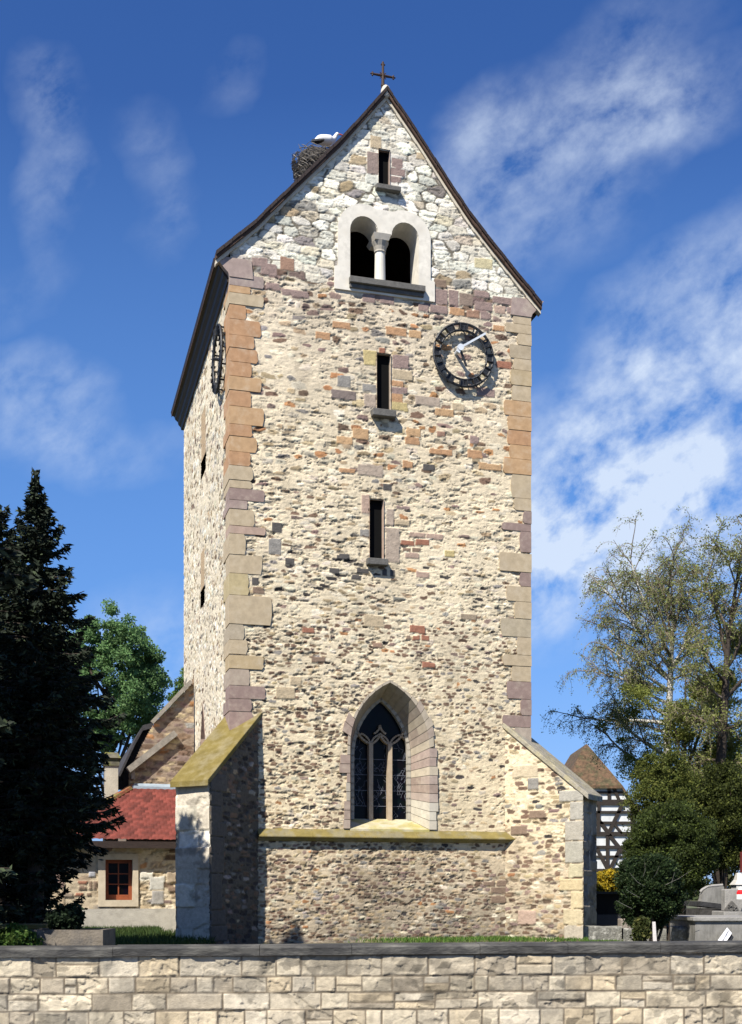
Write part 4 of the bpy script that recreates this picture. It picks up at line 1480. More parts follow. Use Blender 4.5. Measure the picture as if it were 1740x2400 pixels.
# roof: tiles as relief
VT = 6.05
zt = front(360, 1849, VT)[1]
h0 = front(108, 1975, VA - 0.35)[0] - ax0
h1 = front(311, 1843, VT)[0] - ax0
nt_, nu_ = 90, 260
tt = np.linspace(0, 1, nt_)
V = []
Ca = []
for t in tt:
    ul = h0 + (h1 - h0) * t
    us = np.linspace(ul, AL + 0.0, nu_)
    row = np.floor(t * 20)
    fr_ = t * 20 - row
    pan = 0.022 * np.abs(np.sin(us * math.pi / 0.17 + (row % 2) * math.pi / 2)) ** 0.7
    hgt = 0.05 * (1 - fr_) + pan + 0.010 * (h2(np.floor(us / 0.17 + 0.5 * (row % 2)), np.full_like(us, row), 5) - 0.5)
    v = -0.35 + (VT - VA + 0.35) * t
    z = Z_EAVE + (zt - Z_EAVE) * t
    V.append(np.stack([us, np.full_like(us, v) - hgt * 0.55, z + hgt * 0.8], -1))
    cv = h2(np.floor(us / 0.17 + 0.5 * (row % 2)), np.full_like(us, row), 9)
    Ca.append(np.array((0.145, 0.034, 0.025))[None] * (0.6 + 0.8 * cv)[:, None])
V = np.concatenate(V)
i = np.arange(nt_ * nu_).reshape(nt_, nu_)
Fq = np.stack([i[:-1, :-1], i[:-1, 1:], i[1:, 1:], i[1:, :-1]], -1).reshape(-1, 4)
ar = link('roof', np_mesh('roof', V, Fq, np.concatenate(Ca)), mat('red_tile', attr=True, var=0.25, scale=9, bump=0.3, bscale=40), annex, smooth=False)
mb = MB()
mb.tube([(h0 + (h1 - h0) * k / 14, -0.35 + (VT - VA + 0.35) * k / 14, Z_EAVE + (zt - Z_EAVE) * k / 14 + 0.03) for k in range(15)], [0.09 + 0.012 * (k % 2) for k in range(15)], 8)
mb.build('hip_tiles', mat('mossy_hip_tile', (0.27, 0.085, 0.05), var=0.35, scale=8, base2=(0.17, 0.15, 0.05), mix_scale=4), ar)
mb = MB()                                              # hip slope on the far side
mb.add([(h0, -0.33, Z_EAVE), (h1, VT - VA, zt), (h0, VT - VA + 1.5, Z_EAVE)], [(0, 1, 2)])
mb.build('hip_slope', mat('red_tile_plain', (0.3, 0.08, 0.05), var=0.3), ar)
mb = MB()
mb.box(h0, AL, -0.40, -0.30, Z_EAVE - 0.17, Z_EAVE - 0.005)
mb.build('gutter', m_wood, annex)
mb = MB()
mb.box(h0, AL, -0.30, 0.0, Z_EAVE - 0.08, Z_EAVE - 0.02)
mb.build('soffit', m_wood, annex)
mb = MB()
l0, lz0 = AN(312, 1852, VT)
l1, lz1 = AN(312, 1836, VT)
mb.hexa([(h1 - .02, VT - VA - .14, zt - .02), (AL, VT - VA - .14, zt - .02), (AL, VT - VA - .0, lz1 - .06), (h1 + .05, VT - VA - .0, lz1 - .06),
         (h1 - .02, VT - VA - .14, zt + .045), (AL, VT - VA - .14, zt + .045), (AL, VT - VA + .02, lz1), (h1 + .05, VT - VA + .02, lz1)])
mb.build('lead_flashing', mat('blue_grey_lead', (0.30, 0.36, 0.42), var=0.25, scale=4, rough=0.55, bump=0.2), annex)
chim = empty('chimney', (0, 0, 0))
chim.parent = annex
VC = 5.6
k0, kz1 = AN(247, 1795, VC)
k1, kz0 = AN(277, 1920, VC)
mb = MB()
mb.box(k0, k1, VC - VA, VC - VA + 0.5, 1.9, kz1, (0.50, 0.45, 0.36))
mb.build('shaft', m_plaster if False else mat('chimney_render', (0.44, 0.40, 0.32), var=0.2, scale=5, bump=0.4), chim)
mb = MB()
mb.box(k0 - .03, k1 + .03, VC - VA - .04, VC - VA + .54, kz1 + 0.003, kz1 + .11)
mb.box(k0 - .01, k1 + .01, VC - VA, VC - VA + .5, kz1 + .112, kz1 + .2)
mb.hexa([(k0 - .07, VC - VA - .1, kz1 + .2), (k1 + .07, VC - VA - .1, kz1 + .2), (k1 + .07, VC - VA + .6, kz1 + .2), (k0 - .07, VC - VA + .6, kz1 + .2),
         (k0 + .0, VC - VA + .1, kz1 + .36), (k1 - .0, VC - VA + .1, kz1 + .36), (k1, VC - VA + .4, kz1 + .36), (k0, VC - VA + .4, kz1 + .36)])
mb.build('cap', mat('mossy_chimney_cap', (0.12, 0.11, 0.08), var=0.4, scale=6, base2=(0.13, 0.13, 0.03), mix_scale=4), chim)

# ================================================================== nave wall behind the annex
VN = 6.10
nave = empty('church_nave', T(0, VN, 0), TH)
tag(nave, 'brown stone nave with sloping dark roof behind the red annex roof', 'building')
nv = lambda px, py, v=VN: front(px, py, v)
npoly = [nv(309, 1846), nv(302, 1812), nv(332, 1745), nv(357, 1700), nv(446, 1606)]
rake_u = [p[0] for p in npoly]
u_l = npoly[1][0]


def nave_top(u):
    return np.interp(u, [npoly[1][0], npoly[2][0], npoly[3][0], npoly[4][0], 0.0], [npoly[1][1], npoly[2][1], npoly[3][1], npoly[4][1], npoly[4][1] + 0.5])


grid_wall('gable_wall', u_l, -0.03, nave_top, npoly[0][1] - 0.3, 0.03, 0.026, lambda x, z, h: np.stack([x, -h, z], -1),
          lambda x, z: rubble(x, z, SHARES_BROWN, 93, lay=[(-9, 0.34, 0.14), (60, 1, 1)], mortar=(0.27, 0.205, 0.15)), m_stone, nave)
m_board = mat('weathered_board', (0.25, 0.225, 0.19), var=0.35, scale=6, bump=0.4, bscale=30, stretch=(1, 1, 1))
mb = MB()
a, b = nv(300, 1806, VN - .15), nv(412, 1718, VN - .15)
mb.beam((a[0], -0.15, a[1]), (b[0], -0.10, b[1]), 0.16, 0.16, up=(0, 1, 0))
mb.beam((a[0] + .14, -0.08, a[1] - 0.22), (a[0] + .14, -0.08, a[1] + 0.08), 0.09, 0.09, up=(0, 1, 0))
mb.build('rake_board', m_board, nave)
mb = MB()
a, b = nv(356, 1697, VN - .1), nv(448, 1600, VN - .1)
mb.beam((a[0], -0.1, a[1] + .03), (b[0], -0.1, b[1] + .03), 0.10, 0.12, up=(0, 1, 0))
mb.build('verge_board', m_board, nave)
mb = MB()
dr = [nv(358, 1694, VN + .35), nv(335, 1700, VN + .35), nv(316, 1735, VN + .35), nv(262, 1850, VN + .35)]
for (p, q) in zip(dr[:-1], dr[1:]):
    mb.hexa([(p[0], .35, p[1] - .14), (q[0], .35, q[1] - .14), (q[0], 9, q[1] - .14), (p[0], 9, p[1] - .14), (p[0], .35, p[1]), (q[0], .35, q[1]), (q[0], 9, q[1]), (p[0], 9, p[1])])
mb.build('roof', mat('dark_slate', (0.045, 0.042, 0.045), var=0.4, scale=5, bump=0.5), nave)
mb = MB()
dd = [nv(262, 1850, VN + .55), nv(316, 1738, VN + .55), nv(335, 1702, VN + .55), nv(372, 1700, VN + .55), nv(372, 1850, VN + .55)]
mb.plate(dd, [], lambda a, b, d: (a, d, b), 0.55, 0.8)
mb.build('shaded_gable', mat('shade_black_wall', (0.030, 0.027, 0.026), var=0.4, scale=5, bump=0.4), nave)  # recessed wall coloured near black to hold the shadow there
mb = MB()
zr_ = npoly[4][1]
mb.hexa([(u_l, .9, 0), (-0.05, .9, 0), (-0.05, 9, 0), (u_l, 9, 0), (u_l, .9, npoly[1][1] - .4), (-0.05, .9, zr_ - .6), (-0.05, 9, zr_ - .6), (u_l, 9, npoly[1][1] - .4)], (0.2, 0.15, 0.11))
mb.build('nave_body', m_stone, nave)

# ================================================================== half timbered house far behind, right
YH = 80.0
hx = at(1392, 2089, YH).x
house = empty('half_timbered_house', (hx, YH, 0))
tag(house, 'half timbered house with white panels and half hipped tiled gable behind the trees', 'house')


def HP(px, py):
    p = at(px, py, YH)
    return p.x - hx, p.z


hw_ = HP(1500, 0)[0]
zk = HP(0, 1838)[1]
zv = HP(0, 1908)[1]
wl = [(-hw_ + .2, 0), (-hw_ + .2, zv + .1), (HP(1330, 0)[0], zk), (HP(1452, 0)[0], zk), (hw_ - .2, zv + .1), (hw_ - .2, 0)]
mb = MB()
mb.plate(wl, [], lambda a, b, d: (a, d, b), 0.0, 9.0)
mb.build('wall', mat('white_plaster', (0.60, 0.62, 0.62), var=0.25, scale=1.5, bump=0.2), house)
mb = MB()
tb = [((1290, 1858), (1462, 1858), .16), ((1270, 1881), (1482, 1881), .36), ((1280, 1904), (1490, 1904), .16), ((1280, 1929), (1490, 1929), .18), ((1280, 1955), (1490, 1955), .28),
      ((1280, 1986), (1490, 1986), .2), ((1390, 2008), (1490, 2008), .14), ((1280, 2042), (1490, 2042), .3),
      ((1404, 1884), (1402, 1953), .2), ((1428, 1836), (1428, 1878), .2), ((1424, 1958), (1424, 2040), .2), ((1483, 1884), (1483, 2042), .26), ((1350, 1836), (1350, 2042), .24), ((1375, 1886), (1375, 2042), .2),
      ((1459, 1885), (1427, 1953), .24), ((1390, 1905), (1428, 1954), .24), ((1428, 1957), (1462, 2000), .24), ((1398, 1988), (1426, 2040), .24), ((1455, 1988), (1429, 2040), .24),
      ((1440, 1932), (1458, 1954), .16), ((1435, 1838), (1452, 1878), .2)]
for k, (p, q, w) in enumerate(tb):
    a, b = HP(*p), HP(*q)
    y = -0.04 - 0.012 * (k % 3)
    mb.beam((a[0], y, a[1]), (b[0], y, b[1]), w, 0.16, up=(0, 1, 0))
mb.build('timber_frame', mat('black_timber', (0.028, 0.022, 0.018), var=0.3, scale=6), house)
mb = MB()
e0, e1 = HP(1328, 1842), HP(1457, 1842)
ap0, ap1 = HP(1368, 1762), HP(1408, 1762)
tp = HP(1388, 1750)[1]
ridge = (0, 2.6, tp + 0.5)
rb = (0, 9.3, tp + 0.5)
vl, vr = (-hw_, zv - .05), (hw_, zv - .05)
A_ = [(e0[0], -0.35, e0[1]), (e1[0], -0.35, e1[1])]
mid = [(ap0[0], 1.55, ap0[1]), (ap1[0], 1.55, ap1[1])]
mb.add([A_[0], A_[1], mid[1], mid[0]], [(0, 1, 2, 3)])
mb.add([mid[0], mid[1], ridge], [(0, 1, 2)])
mb.add([A_[1], (vr[0], -0.35, vr[1]), (vr[0], 9.3, vr[1]), rb, ridge, mid[1]], [(0, 1, 2, 3, 4, 5)])
mb.add([A_[0], (vl[0], -0.35, vl[1]), (vl[0], 9.3, vl[1]), rb, ridge, mid[0]], [(0, 5, 4, 3, 2, 1)])
mb.add([(e1[0], -.36, e1[1] - .25), (vr[0] + .05, -.36, vr[1] - .25), (vr[0] + .05, -.36, vr[1]), (e1[0], -.36, e1[1])], [(0, 1, 2, 3)])
mb.add([(e0[0], -.36, e0[1] - .25), (vl[0] - .05, -.36, vl[1] - .25), (vl[0] - .05, -.36, vl[1]), (e0[0], -.36, e0[1])], [(0, 1, 2, 3)])
mb.add([(e0[0], -.36, e0[1] - .2), (e1[0], -.36, e1[1] - .2), (e1[0], -.36, e1[1]), (e0[0], -.36, e0[1])], [(0, 1, 2, 3)])
mb.build('roof', mat('old_roof_tile', (0.12, 0.072, 0.040), var=0.6, scale=5, base2=(0.075, 0.062, 0.03), mix_scale=2.2, bump=0.6, bscale=8), house)

# ================================================================== graves and small things right of the tower
m_grave = mat('grey_granite', (0.215, 0.207, 0.19), var=0.3, scale=7, base2=(0.16, 0.155, 0.14), mix_scale=4, bump=0.12, bscale=30, stretch=(1.6, 1.6, 0.6))
m_grave2 = mat('pale_grave_stone', (0.27, 0.26, 0.24), var=0.25, scale=6, bump=0.4)
m_dgrave = mat('dark_grave_stone', (0.030, 0.030, 0.032), var=0.5, scale=8, bump=0.4)


def bx(mb, x0, x1, y0, y1, Y, dep, zmin=None):
    a, b = at(x0, y1, Y), at(x1, y0, Y)
    mb.box(a.x, b.x, Y, Y + dep, a.z if zmin is None else zmin, b.z)
    return a, b


def thing(name, label, cat, loc, group=None):
    o = empty(name, loc)
    return tag(o, label, cat, group)


def rel(mb, root):
    l = root.location
    mb.v = [(p[0] - l.x, p[1] - l.y, p[2] - l.z) for p in mb.v]
    return mb


g1 = thing('box_tomb', 'pale grey box tomb behind the street wall, nearest of the graves', 'tomb', (at(1690, 0, 19).x, 19, 0))
mb = MB(); bx(mb, 1630, 1790, 2158, 2230, 19, 1.6, 0.0); rel(mb, g1).build('chest', m_grave, g1, bevel=0.012)
mb = MB(); a, b = at(1624, 2159.5, 19), at(1795, 2150, 19); mb.box(a.x, b.x, 18.95, 20.65, a.z, b.z); rel(mb, g1).build('lid', m_grave2, g1, bevel=0.012)
g2 = thing('carved_headstone', 'grey headstone with a dark pointed relief on a pale base', 'headstone', (at(1722, 0, 22).x, 22, 0))
mb = MB(); bx(mb, 1698, 1775, 2137, 2160, 22, 0.8, 0.0); rel(mb, g2).build('base', m_grave2, g2, bevel=0.01)
mb = MB(); bx(mb, 1700, 1775, 2084, 2137, 22.2, 0.25); rel(mb, g2).build('slab', m_grave2, g2, bevel=0.02)
mb = MB()
rp = [at(1702, 2136, 22.1), at(1705, 2128, 22.1), at(1711, 2119, 22.1), at(1718, 2112, 22.1), at(1725, 2119, 22.1), at(1731, 2127, 22.1), at(1735, 2136, 22.1)]
mb.plate([(p.x, p.z) for p in rp], [], lambda a, b, d: (a, d, b), 22.12, 22.24)
ctr = at(1718, 2130, 22.1)
rng = random.Random(31)
for k in range(14):
    p = at(rng.uniform(1709, 1728), rng.uniform(2122, 2134), 22.1)
    mb.tube([(p.x, 22.11, p.z), (p.x + rng.uniform(-.05, .05), 22.10, p.z + rng.uniform(-.05, .05))], 0.012, 5)
rel(mb, g2).build('relief', m_darkst, g2)
g3 = thing('curved_headstone', 'grey headstone with one rounded shoulder above a dark grave', 'headstone', (at(1672, 0, 25).x, 25, 0))
mb = MB()
op = [(1644, 2113), (1646, 2107), (1648, 2096), (1652, 2089), (1660, 2083), (1672, 2080), (1698, 2078), (1699, 2113)]
mb.plate([(at(x, y, 25).x, at(x, y, 25).z) for x, y in op], [], lambda a, b, d: (a, d, b), 25, 25.25)
rel(mb, g3).build('slab', m_grave, g3, bevel=0.01)
mb = MB()
op = [(1646, 2091), (1650, 2086), (1660, 2080), (1672, 2077), (1698, 2075)]
P = [at(x, y, 25) for x, y in op]
mb.tube([(p.x, 25.1, p.z) for p in P], 0.035, 6)
rel(mb, g3).build('coping', m_grave2, g3)
mb = MB(); a, b = at(1643, 0, 25), at(1699, 2112, 25); mb.box(a.x, b.x, 24.97, 25.28, 0, at(0, 2112.5, 25).z); rel(mb, g3).build('base', m_grave, g3)
g4 = thing('dark_tomb', 'near black low tomb in front of the curved headstone', 'tomb', (at(1670, 0, 23).x, 23, 0))
mb = MB()
a0, a1 = at(1642, 2113, 23), at(1701, 2120, 23)
mb.hexa([(a0.x, 23, a0.z - .09), (a1.x, 23, a1.z - .09), (a1.x, 24.2, a1.z - .09), (a0.x, 24.2, a0.z - .09), (a0.x, 23, a0.z), (a1.x, 23, a1.z), (a1.x, 24.2, a1.z), (a0.x, 24.2, a0.z)])
rel(mb, g4).build('lid', m_dgrave, g4)
mb = MB(); mb.box(a0.x + .03, a1.x - .03, 23.03, 24.15, 0, a1.z - .092); rel(mb, g4).build('chest', mat('dark_rubble', (0.05, 0.046, 0.042), var=0.6, scale=9, bump=0.6), g4)
lan = thing('grave_lantern', 'red and white grave candle on the headstone at the right edge', 'grave candle', at(1737, 2108, 21.9))
mb = MB(); p = at(1737, 2108, 21.9)
mb.tube([p, p + Vector((0, 0, .085)), p + Vector((0, 0, .088))], [.075, .075, .07], 14); rel(mb, lan).build('white_foot', mat('white_wax', (0.75, 0.73, 0.70), var=0.05, bump=0), lan)
mb = MB(); mb.tube([p + Vector((0, 0, .09)), p + Vector((0, 0, .13)), p + Vector((0, 0, .17))], [.075, .07, .045], 14); rel(mb, lan).build('red_glass', mat('red_glass', (0.62, 0.015, 0.02), var=0.05, bump=0, rough=0.3), lan)
mb = MB(); mb.tube([p + Vector((0, 0, .172)), p + Vector((0, 0, .2)), p + Vector((0, 0, .225))], [.05, .04, .012], 12); rel(mb, lan).build('lid', mat('white_wax'), lan)
pl = thing('white_plaque', 'white tilted book shaped plaque leaning on the box tomb', 'plaque', at(1698, 2207, 18.6))
mb = MB()
q = [at(1683, 2206, 18.62), at(1704, 2206, 18.62), at(1715, 2190, 18.8), at(1704, 2177, 18.85)]
mb.hexa([q[0], q[1], q[2], q[3]] + [v + Vector((0.02, 0.04, 0.02)) for v in q])
rel(mb, pl).build('page', mat('white_enamel', (0.74, 0.74, 0.74), var=0.05, bump=0.05, rough=0.4), pl)
mb = MB()
a, b = (q[0] + q[3]) / 2 + Vector((0.045, -0.012, 0.0)), (q[1] + q[2]) / 2
mb.beam(q[0].lerp(q[1], .55) + Vector((0, -.006, 0.01)), q[3].lerp(q[2], .35) + Vector((0, -.006, 0)), 0.006, 0.004, up=(0, 1, 0))
rel(mb, pl).build('fold_line', m_lead, pl)
mb = MB()
q2 = [at(1705, 2206, 18.7), at(1716, 2203, 18.72), at(1719, 2197, 18.8), at(1713, 2190, 18.86)]
mb.hexa(q2 + [v + Vector((0.02, 0.03, 0)) for v in q2])
rel(mb, pl).build('back_cover', m_black, pl)
ped = thing('grave_pedestal', 'pale stepped grave pedestal under a dark red post at right edge', 'grave monument', (at(1740, 0, 30).x, 30, 0))
mb = MB()
a, b = at(1724, 2074, 30), at(1756, 2062, 30)
mb.hexa([(a.x, 30, a.z), (b.x, 30, a.z), (b.x, 30.5, a.z), (a.x, 30.5, a.z), (a.x + .08, 30.1, b.z), (b.x - .08, 30.1, b.z), (b.x - .08, 30.4, b.z), (a.x + .08, 30.4, b.z)])
mb.box(a.x + .04, b.x - .04, 30.03, 30.47, 0, a.z - .002)
mb.hexa([(a.x + .08, 30.1, b.z + .002), (b.x - .08, 30.1, b.z + .002), (b.x - .08, 30.4, b.z + .002), (a.x + .08, 30.4, b.z + .002)] + [(at(1737, 0, 30).x - .03, 30.2, at(0, 2046, 30).z), (at(1744, 0, 30).x, 30.2, at(0, 2046, 30).z), (at(1744, 0, 30).x, 30.3, at(0, 2046, 30).z), (at(1737, 0, 30).x - .03, 30.3, at(0, 2046, 30).z)])
rel(mb, ped).build('plinth', mat('white_grave_stone', (0.55, 0.53, 0.5), var=0.15), ped)
mb = MB()
a, b = at(1745, 2045, 30), at(1757, 1996, 30)
mb.box(a.x, b.x, 30.2, 30.34, a.z, b.z)
rel(mb, ped).build('red_post', mat('dark_red_paint', (0.14, 0.022, 0.02), var=0.3, scale=12), ped)
# kerbs and low walls beside the tower
k1_ = thing('rough_low_wall', 'rough grey low wall between the tower and the dark bush', 'wall', (at(1460, 0, 25.5).x, 25.5, 0))


def rough_block(x0, x1, z1, Y, dep, seed, mat_, parent, root, amp=0.05):
    nx_, nz__ = max(3, int((x1 - x0) / 0.035)), max(3, int(z1 / 0.035))
    a = np.linspace(x0, x1, nx_)
    b = np.linspace(0, z1, nz__)
    A, B = np.meshgrid(a, b)
    h = amp * (fbm(A * 6, B * 6, seed, 4) - 0.4)
    topv = 0.05 * (fbm(a * 3, a * 0, seed + 4, 3) - 0.5)
    B = B + topv[None] * (B / z1)
    V1 = np.stack([A - root.location.x, Y - h - root.location.y, B], -1).reshape(-1, 3)
    V2 = np.stack([a - root.location.x, np.full_like(a, Y + dep - root.location.y), z1 + topv], -1)
    Vv = np.concatenate([V1, V2])
    i = np.arange(nx_ * nz__).reshape(nz__, nx_)
    F1 = np.stack([i[:-1, :-1], i[:-1, 1:], i[1:, 1:], i[1:, :-1]], -1).reshape(-1, 4)
    t0 = i[-1]
    t1 = nx_ * nz__ + np.arange(nx_)
    F2 = np.stack([t0[:-1], t0[1:], t1[1:], t1[:-1]], -1)
    return link('stonework', np_mesh('stonework', Vv, np.concatenate([F1, F2])), mat_, parent, smooth=False)


m_lichen = mat('lichened_stone', (0.17, 0.165, 0.14), var=0.5, scale=14, base2=(0.33, 0.32, 0.28), mix_scale=9, mix_lo=0.5, mix_hi=0.62, bump=0.8, bscale=30)
xa, xb, xc_ = at(1380, 0, 25.5).x, at(1458, 0, 25.5).x, at(1560, 0, 25.5).x
rough_block(xa, xb, at(0, 2172, 25.5).z, 25.5, 0.5, 61, m_lichen, k1_, k1_)
rough_block(xb + .01, xc_, at(0, 2178, 25.4).z, 25.4, 0.5, 63, m_lichen, k1_, k1_)
k2_ = thing('stone_block', 'squared brownish stone block on top of the rough low wall', 'stone block', (at(1468, 0, 25.6).x, 25.6, at(0, 2178, 25.6).z))
mb = MB(); bx(mb, 1456, 1483, 2154, 2179, 25.6, 0.35); rel(mb, k2_).build('stone', mat('brown_block', (0.24, 0.205, 0.165), var=0.3, scale=10, bump=0.6), k2_, bevel=0.02)
k3_ = thing('rough_kerb', 'pitted grey stone kerb between the white stake and the box tomb', 'stone kerb', (at(1600, 0, 19.5).x, 19.5, 0))
rough_block(at(1575, 0, 19.5).x, at(1626, 0, 19.5).x, at(0, 2172, 19.5).z, 19.5, 0.5, 71, m_lichen, k3_, k3_, amp=0.12)
sh = thing('dark_shed', 'low black shed between the tower buttress and the dark bush', 'shed', (at(1425, 0, 29.3).x, 29.3, 0))
mb = MB(); bx(mb, 1385, 1470, 2096, 2200, 29.3, 1.2, 0.0); rel(mb, sh).build('boards', mat('black_boards', (0.012, 0.011, 0.011), var=0.4, scale=4, stretch=(8, 1, 1)), sh)
mb = MB(); a, b = at(1383, 2096, 29.2), at(1474, 2092, 29.2); mb.box(a.x, b.x, 29.15, 30.6, a.z + .002, b.z + .02); rel(mb, sh).build('roof', m_black, sh)
mb = MB(); a, b = at(1396, 2172, 28.9), at(1456, 2144, 28.9); mb.box(a.x, b.x, 28.9, 28.94, 0.02, b.z); rel(mb, sh).build('sheet', mat('dark_sheet', (0.03, 0.028, 0.034), var=0.2, bump=0.05, rough=0.5), sh)
stk = thing('white_stake', 'slim white wooden stake behind the street wall coping', 'stake', (at(1538, 0, 17.5).x, 17.5, 0))
mb = MB()
p, q = at(1534.5, 2161, 17.5), at(1541, 2215, 17.5)
mb.hexa([(q.x - .042, 17.5, 0), (q.x + .028, 17.5, 0), (q.x + .028, 17.53, 0), (q.x - .042, 17.53, 0), (p.x - .026, 17.5, p.z), (p.x + .018, 17.5, p.z), (p.x + .018, 17.53, p.z), (p.x - .026, 17.53, p.z)])
rel(mb, stk).build('stake', mat('white_painted_wood', (0.62, 0.58, 0.55), var=0.15, scale=10), stk, bevel=0.004)

# ================================================================== trough and slab on the left
tr = thing('stone_trough', 'weathered brown stone planting trough behind the street wall, left', 'planter', (at(150, 0, 17.4).x, 17.4, 0))
a, b = at(68, 2180, 17.4), at(243, 2180, 17.4)
mb = MB()
zt_ = a.z
mb.plate([(a.x, 17.4), (b.x, 17.35), (b.x, 18.2), (a.x, 18.2)], [[(a.x + .08, 17.5), (b.x - .08, 17.45), (b.x - .08, 18.1), (a.x + .08, 18.1)]], lambda p, q, d: (p, q, zt_ - d), 0.0, zt_, back=False, hole_v1=0.12)
rel(mb, tr).build('basin', mat('brown_trough_stone', (0.17, 0.145, 0.115), var=0.35, scale=5, base2=(0.11, 0.10, 0.09), mix_scale=3, bump=0.6), tr, bevel=0.012)
mb = MB()
mb.add([(a.x + .07, 17.44, zt_ - .05), (b.x - .07, 17.44, zt_ - .05), (b.x - .07, 18.12, zt_ - .05), (a.x + .07, 18.12, zt_ - .05)], [(0, 1, 2, 3)])
rel(mb, tr).build('soil', mat('dark_soil', (0.03, 0.022, 0.016), var=0.4), tr)
ms = thing('mossy_slab', 'narrow moss covered stone slab below the dark conifer, far left', 'stone slab', (at(55, 0, 19).x, 19, 0))
mb = MB(); a, b = at(-60, 2178, 19), at(108, 2168, 19); mb.box(a.x, b.x, 19, 19.8, a.z, b.z); mb2 = MB()
rel(mb, ms).build('slab', m_moss, ms, bevel=0.015)
mb2.box(a.x + .1, a.x + .4, 19.1, 19.7, 0, a.z - .002); mb2.box(b.x - .4, b.x - .1, 19.1, 19.7, 0, a.z - .002)
rel(mb2, ms).build('supports', m_grave, ms)
# ================================================================== foliage
def leafmat(name, rough=0.6, trans=0.25):
    if name in MATS:
        return MATS[name]
    m = bpy.data.materials.new(name)
    m.use_nodes = True
    t = m.node_tree
    p = t.nodes['Principled BSDF']
    a = t.nodes.new('ShaderNodeAttribute')
    a.attribute_name = 'Col'
    t.links.new(a.outputs['Color'], p.inputs['Base Color'])
    p.inputs['Roughness'].default_value = rough
    p.inputs['Specular IOR Level'].default_value = 0.12
    if trans:
        tr_ = t.nodes.new('ShaderNodeBsdfTranslucent')
        t.links.new(a.outputs['Color'], tr_.inputs['Color'])
        mx = t.nodes.new('ShaderNodeMixShader')
        mx.inputs[0].default_value = trans
        t.links.new(p.outputs[0], mx.inputs[1])
        t.links.new(tr_.outputs[0], mx.inputs[2])
        t.links.new(mx.outputs[0], t.nodes['Material Output'].inputs['Surface'])
    MATS[name] = m
    return m


m_leaf = leafmat('leaf', 0.6, 0.4)
m_needle = leafmat('needle', 0.7, 0.0)
m_bark = mat('dark_bark', (0.045, 0.034, 0.026), var=0.4, scale=8, bump=0.6)
m_twig = mat('birch_twig', (0.19, 0.15, 0.115), var=0.4, scale=4, bump=0)
m_birch = mat('birch_bark', (0.55, 0.53, 0.49), var=0.2, scale=6, base2=(0.05, 0.045, 0.04), mix_scale=5, mix_lo=0.60, mix_hi=0.66, stretch=(1, 1, 2.5), bump=0.3)
m_paletwig = mat('pale_dead_twig', (0.22, 0.21, 0.18), var=0.3, bump=0)


def leaf_quads(P, dirs, ln, wd, cols, g):
    """one small pointed quad per point, lying along dirs"""
    n = len(P)
    d = dirs / (np.linalg.norm(dirs, axis=1, keepdims=True) + 1e-9)
    r = g.normal(size=(n, 3))
    s = np.cross(d, r)
    s /= np.linalg.norm(s, axis=1, keepdims=True) + 1e-9
    ln = (ln * (0.6 + 0.8 * g.random(n)))[:, None]
    wd = (wd * (0.6 + 0.8 * g.random(n)))[:, None]
    a, b, c, e = P - d * ln / 2, P + s * wd / 2 + d * ln * 0.1, P + d * ln / 2, P - s * wd / 2 + d * ln * 0.1
    V = np.stack([a, b, c, e], 1).reshape(-1, 3)
    F = np.arange(4 * n).reshape(n, 4)
    return V, F, np.repeat(cols, 4, 0)


def leaf_cols(n, base, g, spread=0.5, alt=None, frac=0.25):
    c = np.array(base)[None] * (1 - spread / 2 + spread * g.random(n))[:, None]
    if alt is not None:
        k = g.random(n) < frac
        c[k] = np.array(alt)[None] * (0.7 + 0.6 * g.random(k.sum()))[:, None]
    return c


def crown(name, root, clumps, per, size, base, seed, alt=None, frac=0.25, material=None, asp=0.55, flat=0.75):
    """leaves in clumps: clumps = rows of x, y, z, radius"""
    g = np.random.default_rng(seed)
    clumps = np.asarray(clumps, dtype=float)
    k = np.repeat(np.arange(len(clumps)), per)
    o = g.normal(size=(len(k), 3))
    o /= np.linalg.norm(o, axis=1, keepdims=True)
    o *= (g.random(len(k)) ** 0.45)[:, None]
    o[:, 2] *= flat
    P = clumps[k, :3] + o * clumps[k, 3:4]
    tone = (0.75 + 0.5 * g.random(len(clumps)))[k][:, None]
    cols = leaf_cols(len(k), base, g, 0.6, alt, frac) * tone
    d = g.normal(size=(len(k), 3)) + o * 0.8
    V, F, C = leaf_quads(P, d, size, size * asp, cols, g)
    loc = np.array(root.location)
    return link(name, np_mesh(name, V - loc, F, C), material or m_leaf, root)


def shell(c, r, n, g, rad=(0.2, 0.4), inner=0.35, zmin=-1.0, seed=0):
    """clump positions in the outer part of an uneven ellipsoid"""
    out = []
    while len(out) < n:
        d = g.normal(size=3)
        d /= np.linalg.norm(d)
        if d[2] < zmin:
            continue
        f = 0.80 + 0.38 * (fbm(np.array([d[0] * 2.2 + 5]), np.array([d[2] * 2.2 + d[1] * 1.7 + 9]), 700 + seed, 3)[0] - 0.35)
        q = (inner + (1 - inner) * g.random() ** 0.5) * f
        rr = g.uniform(*rad)
        out.append((c[0] + d[0] * r[0] * q, c[1] + d[1] * r[1] * q, c[2] + d[2] * r[2] * q, rr))
    return np.array(out)


def trunk(root, pts, rs, material, name='trunk', limbs=(), n=8):
    l = Vector(root.location)
    mb = MB()
    mb.tube([Vector(p) - l for p in pts], rs, n)
    for q, rr in limbs:
        mb.tube([Vector(p) - l for p in q], rr, 5)
    return mb.build(name, material, root, smooth=True)


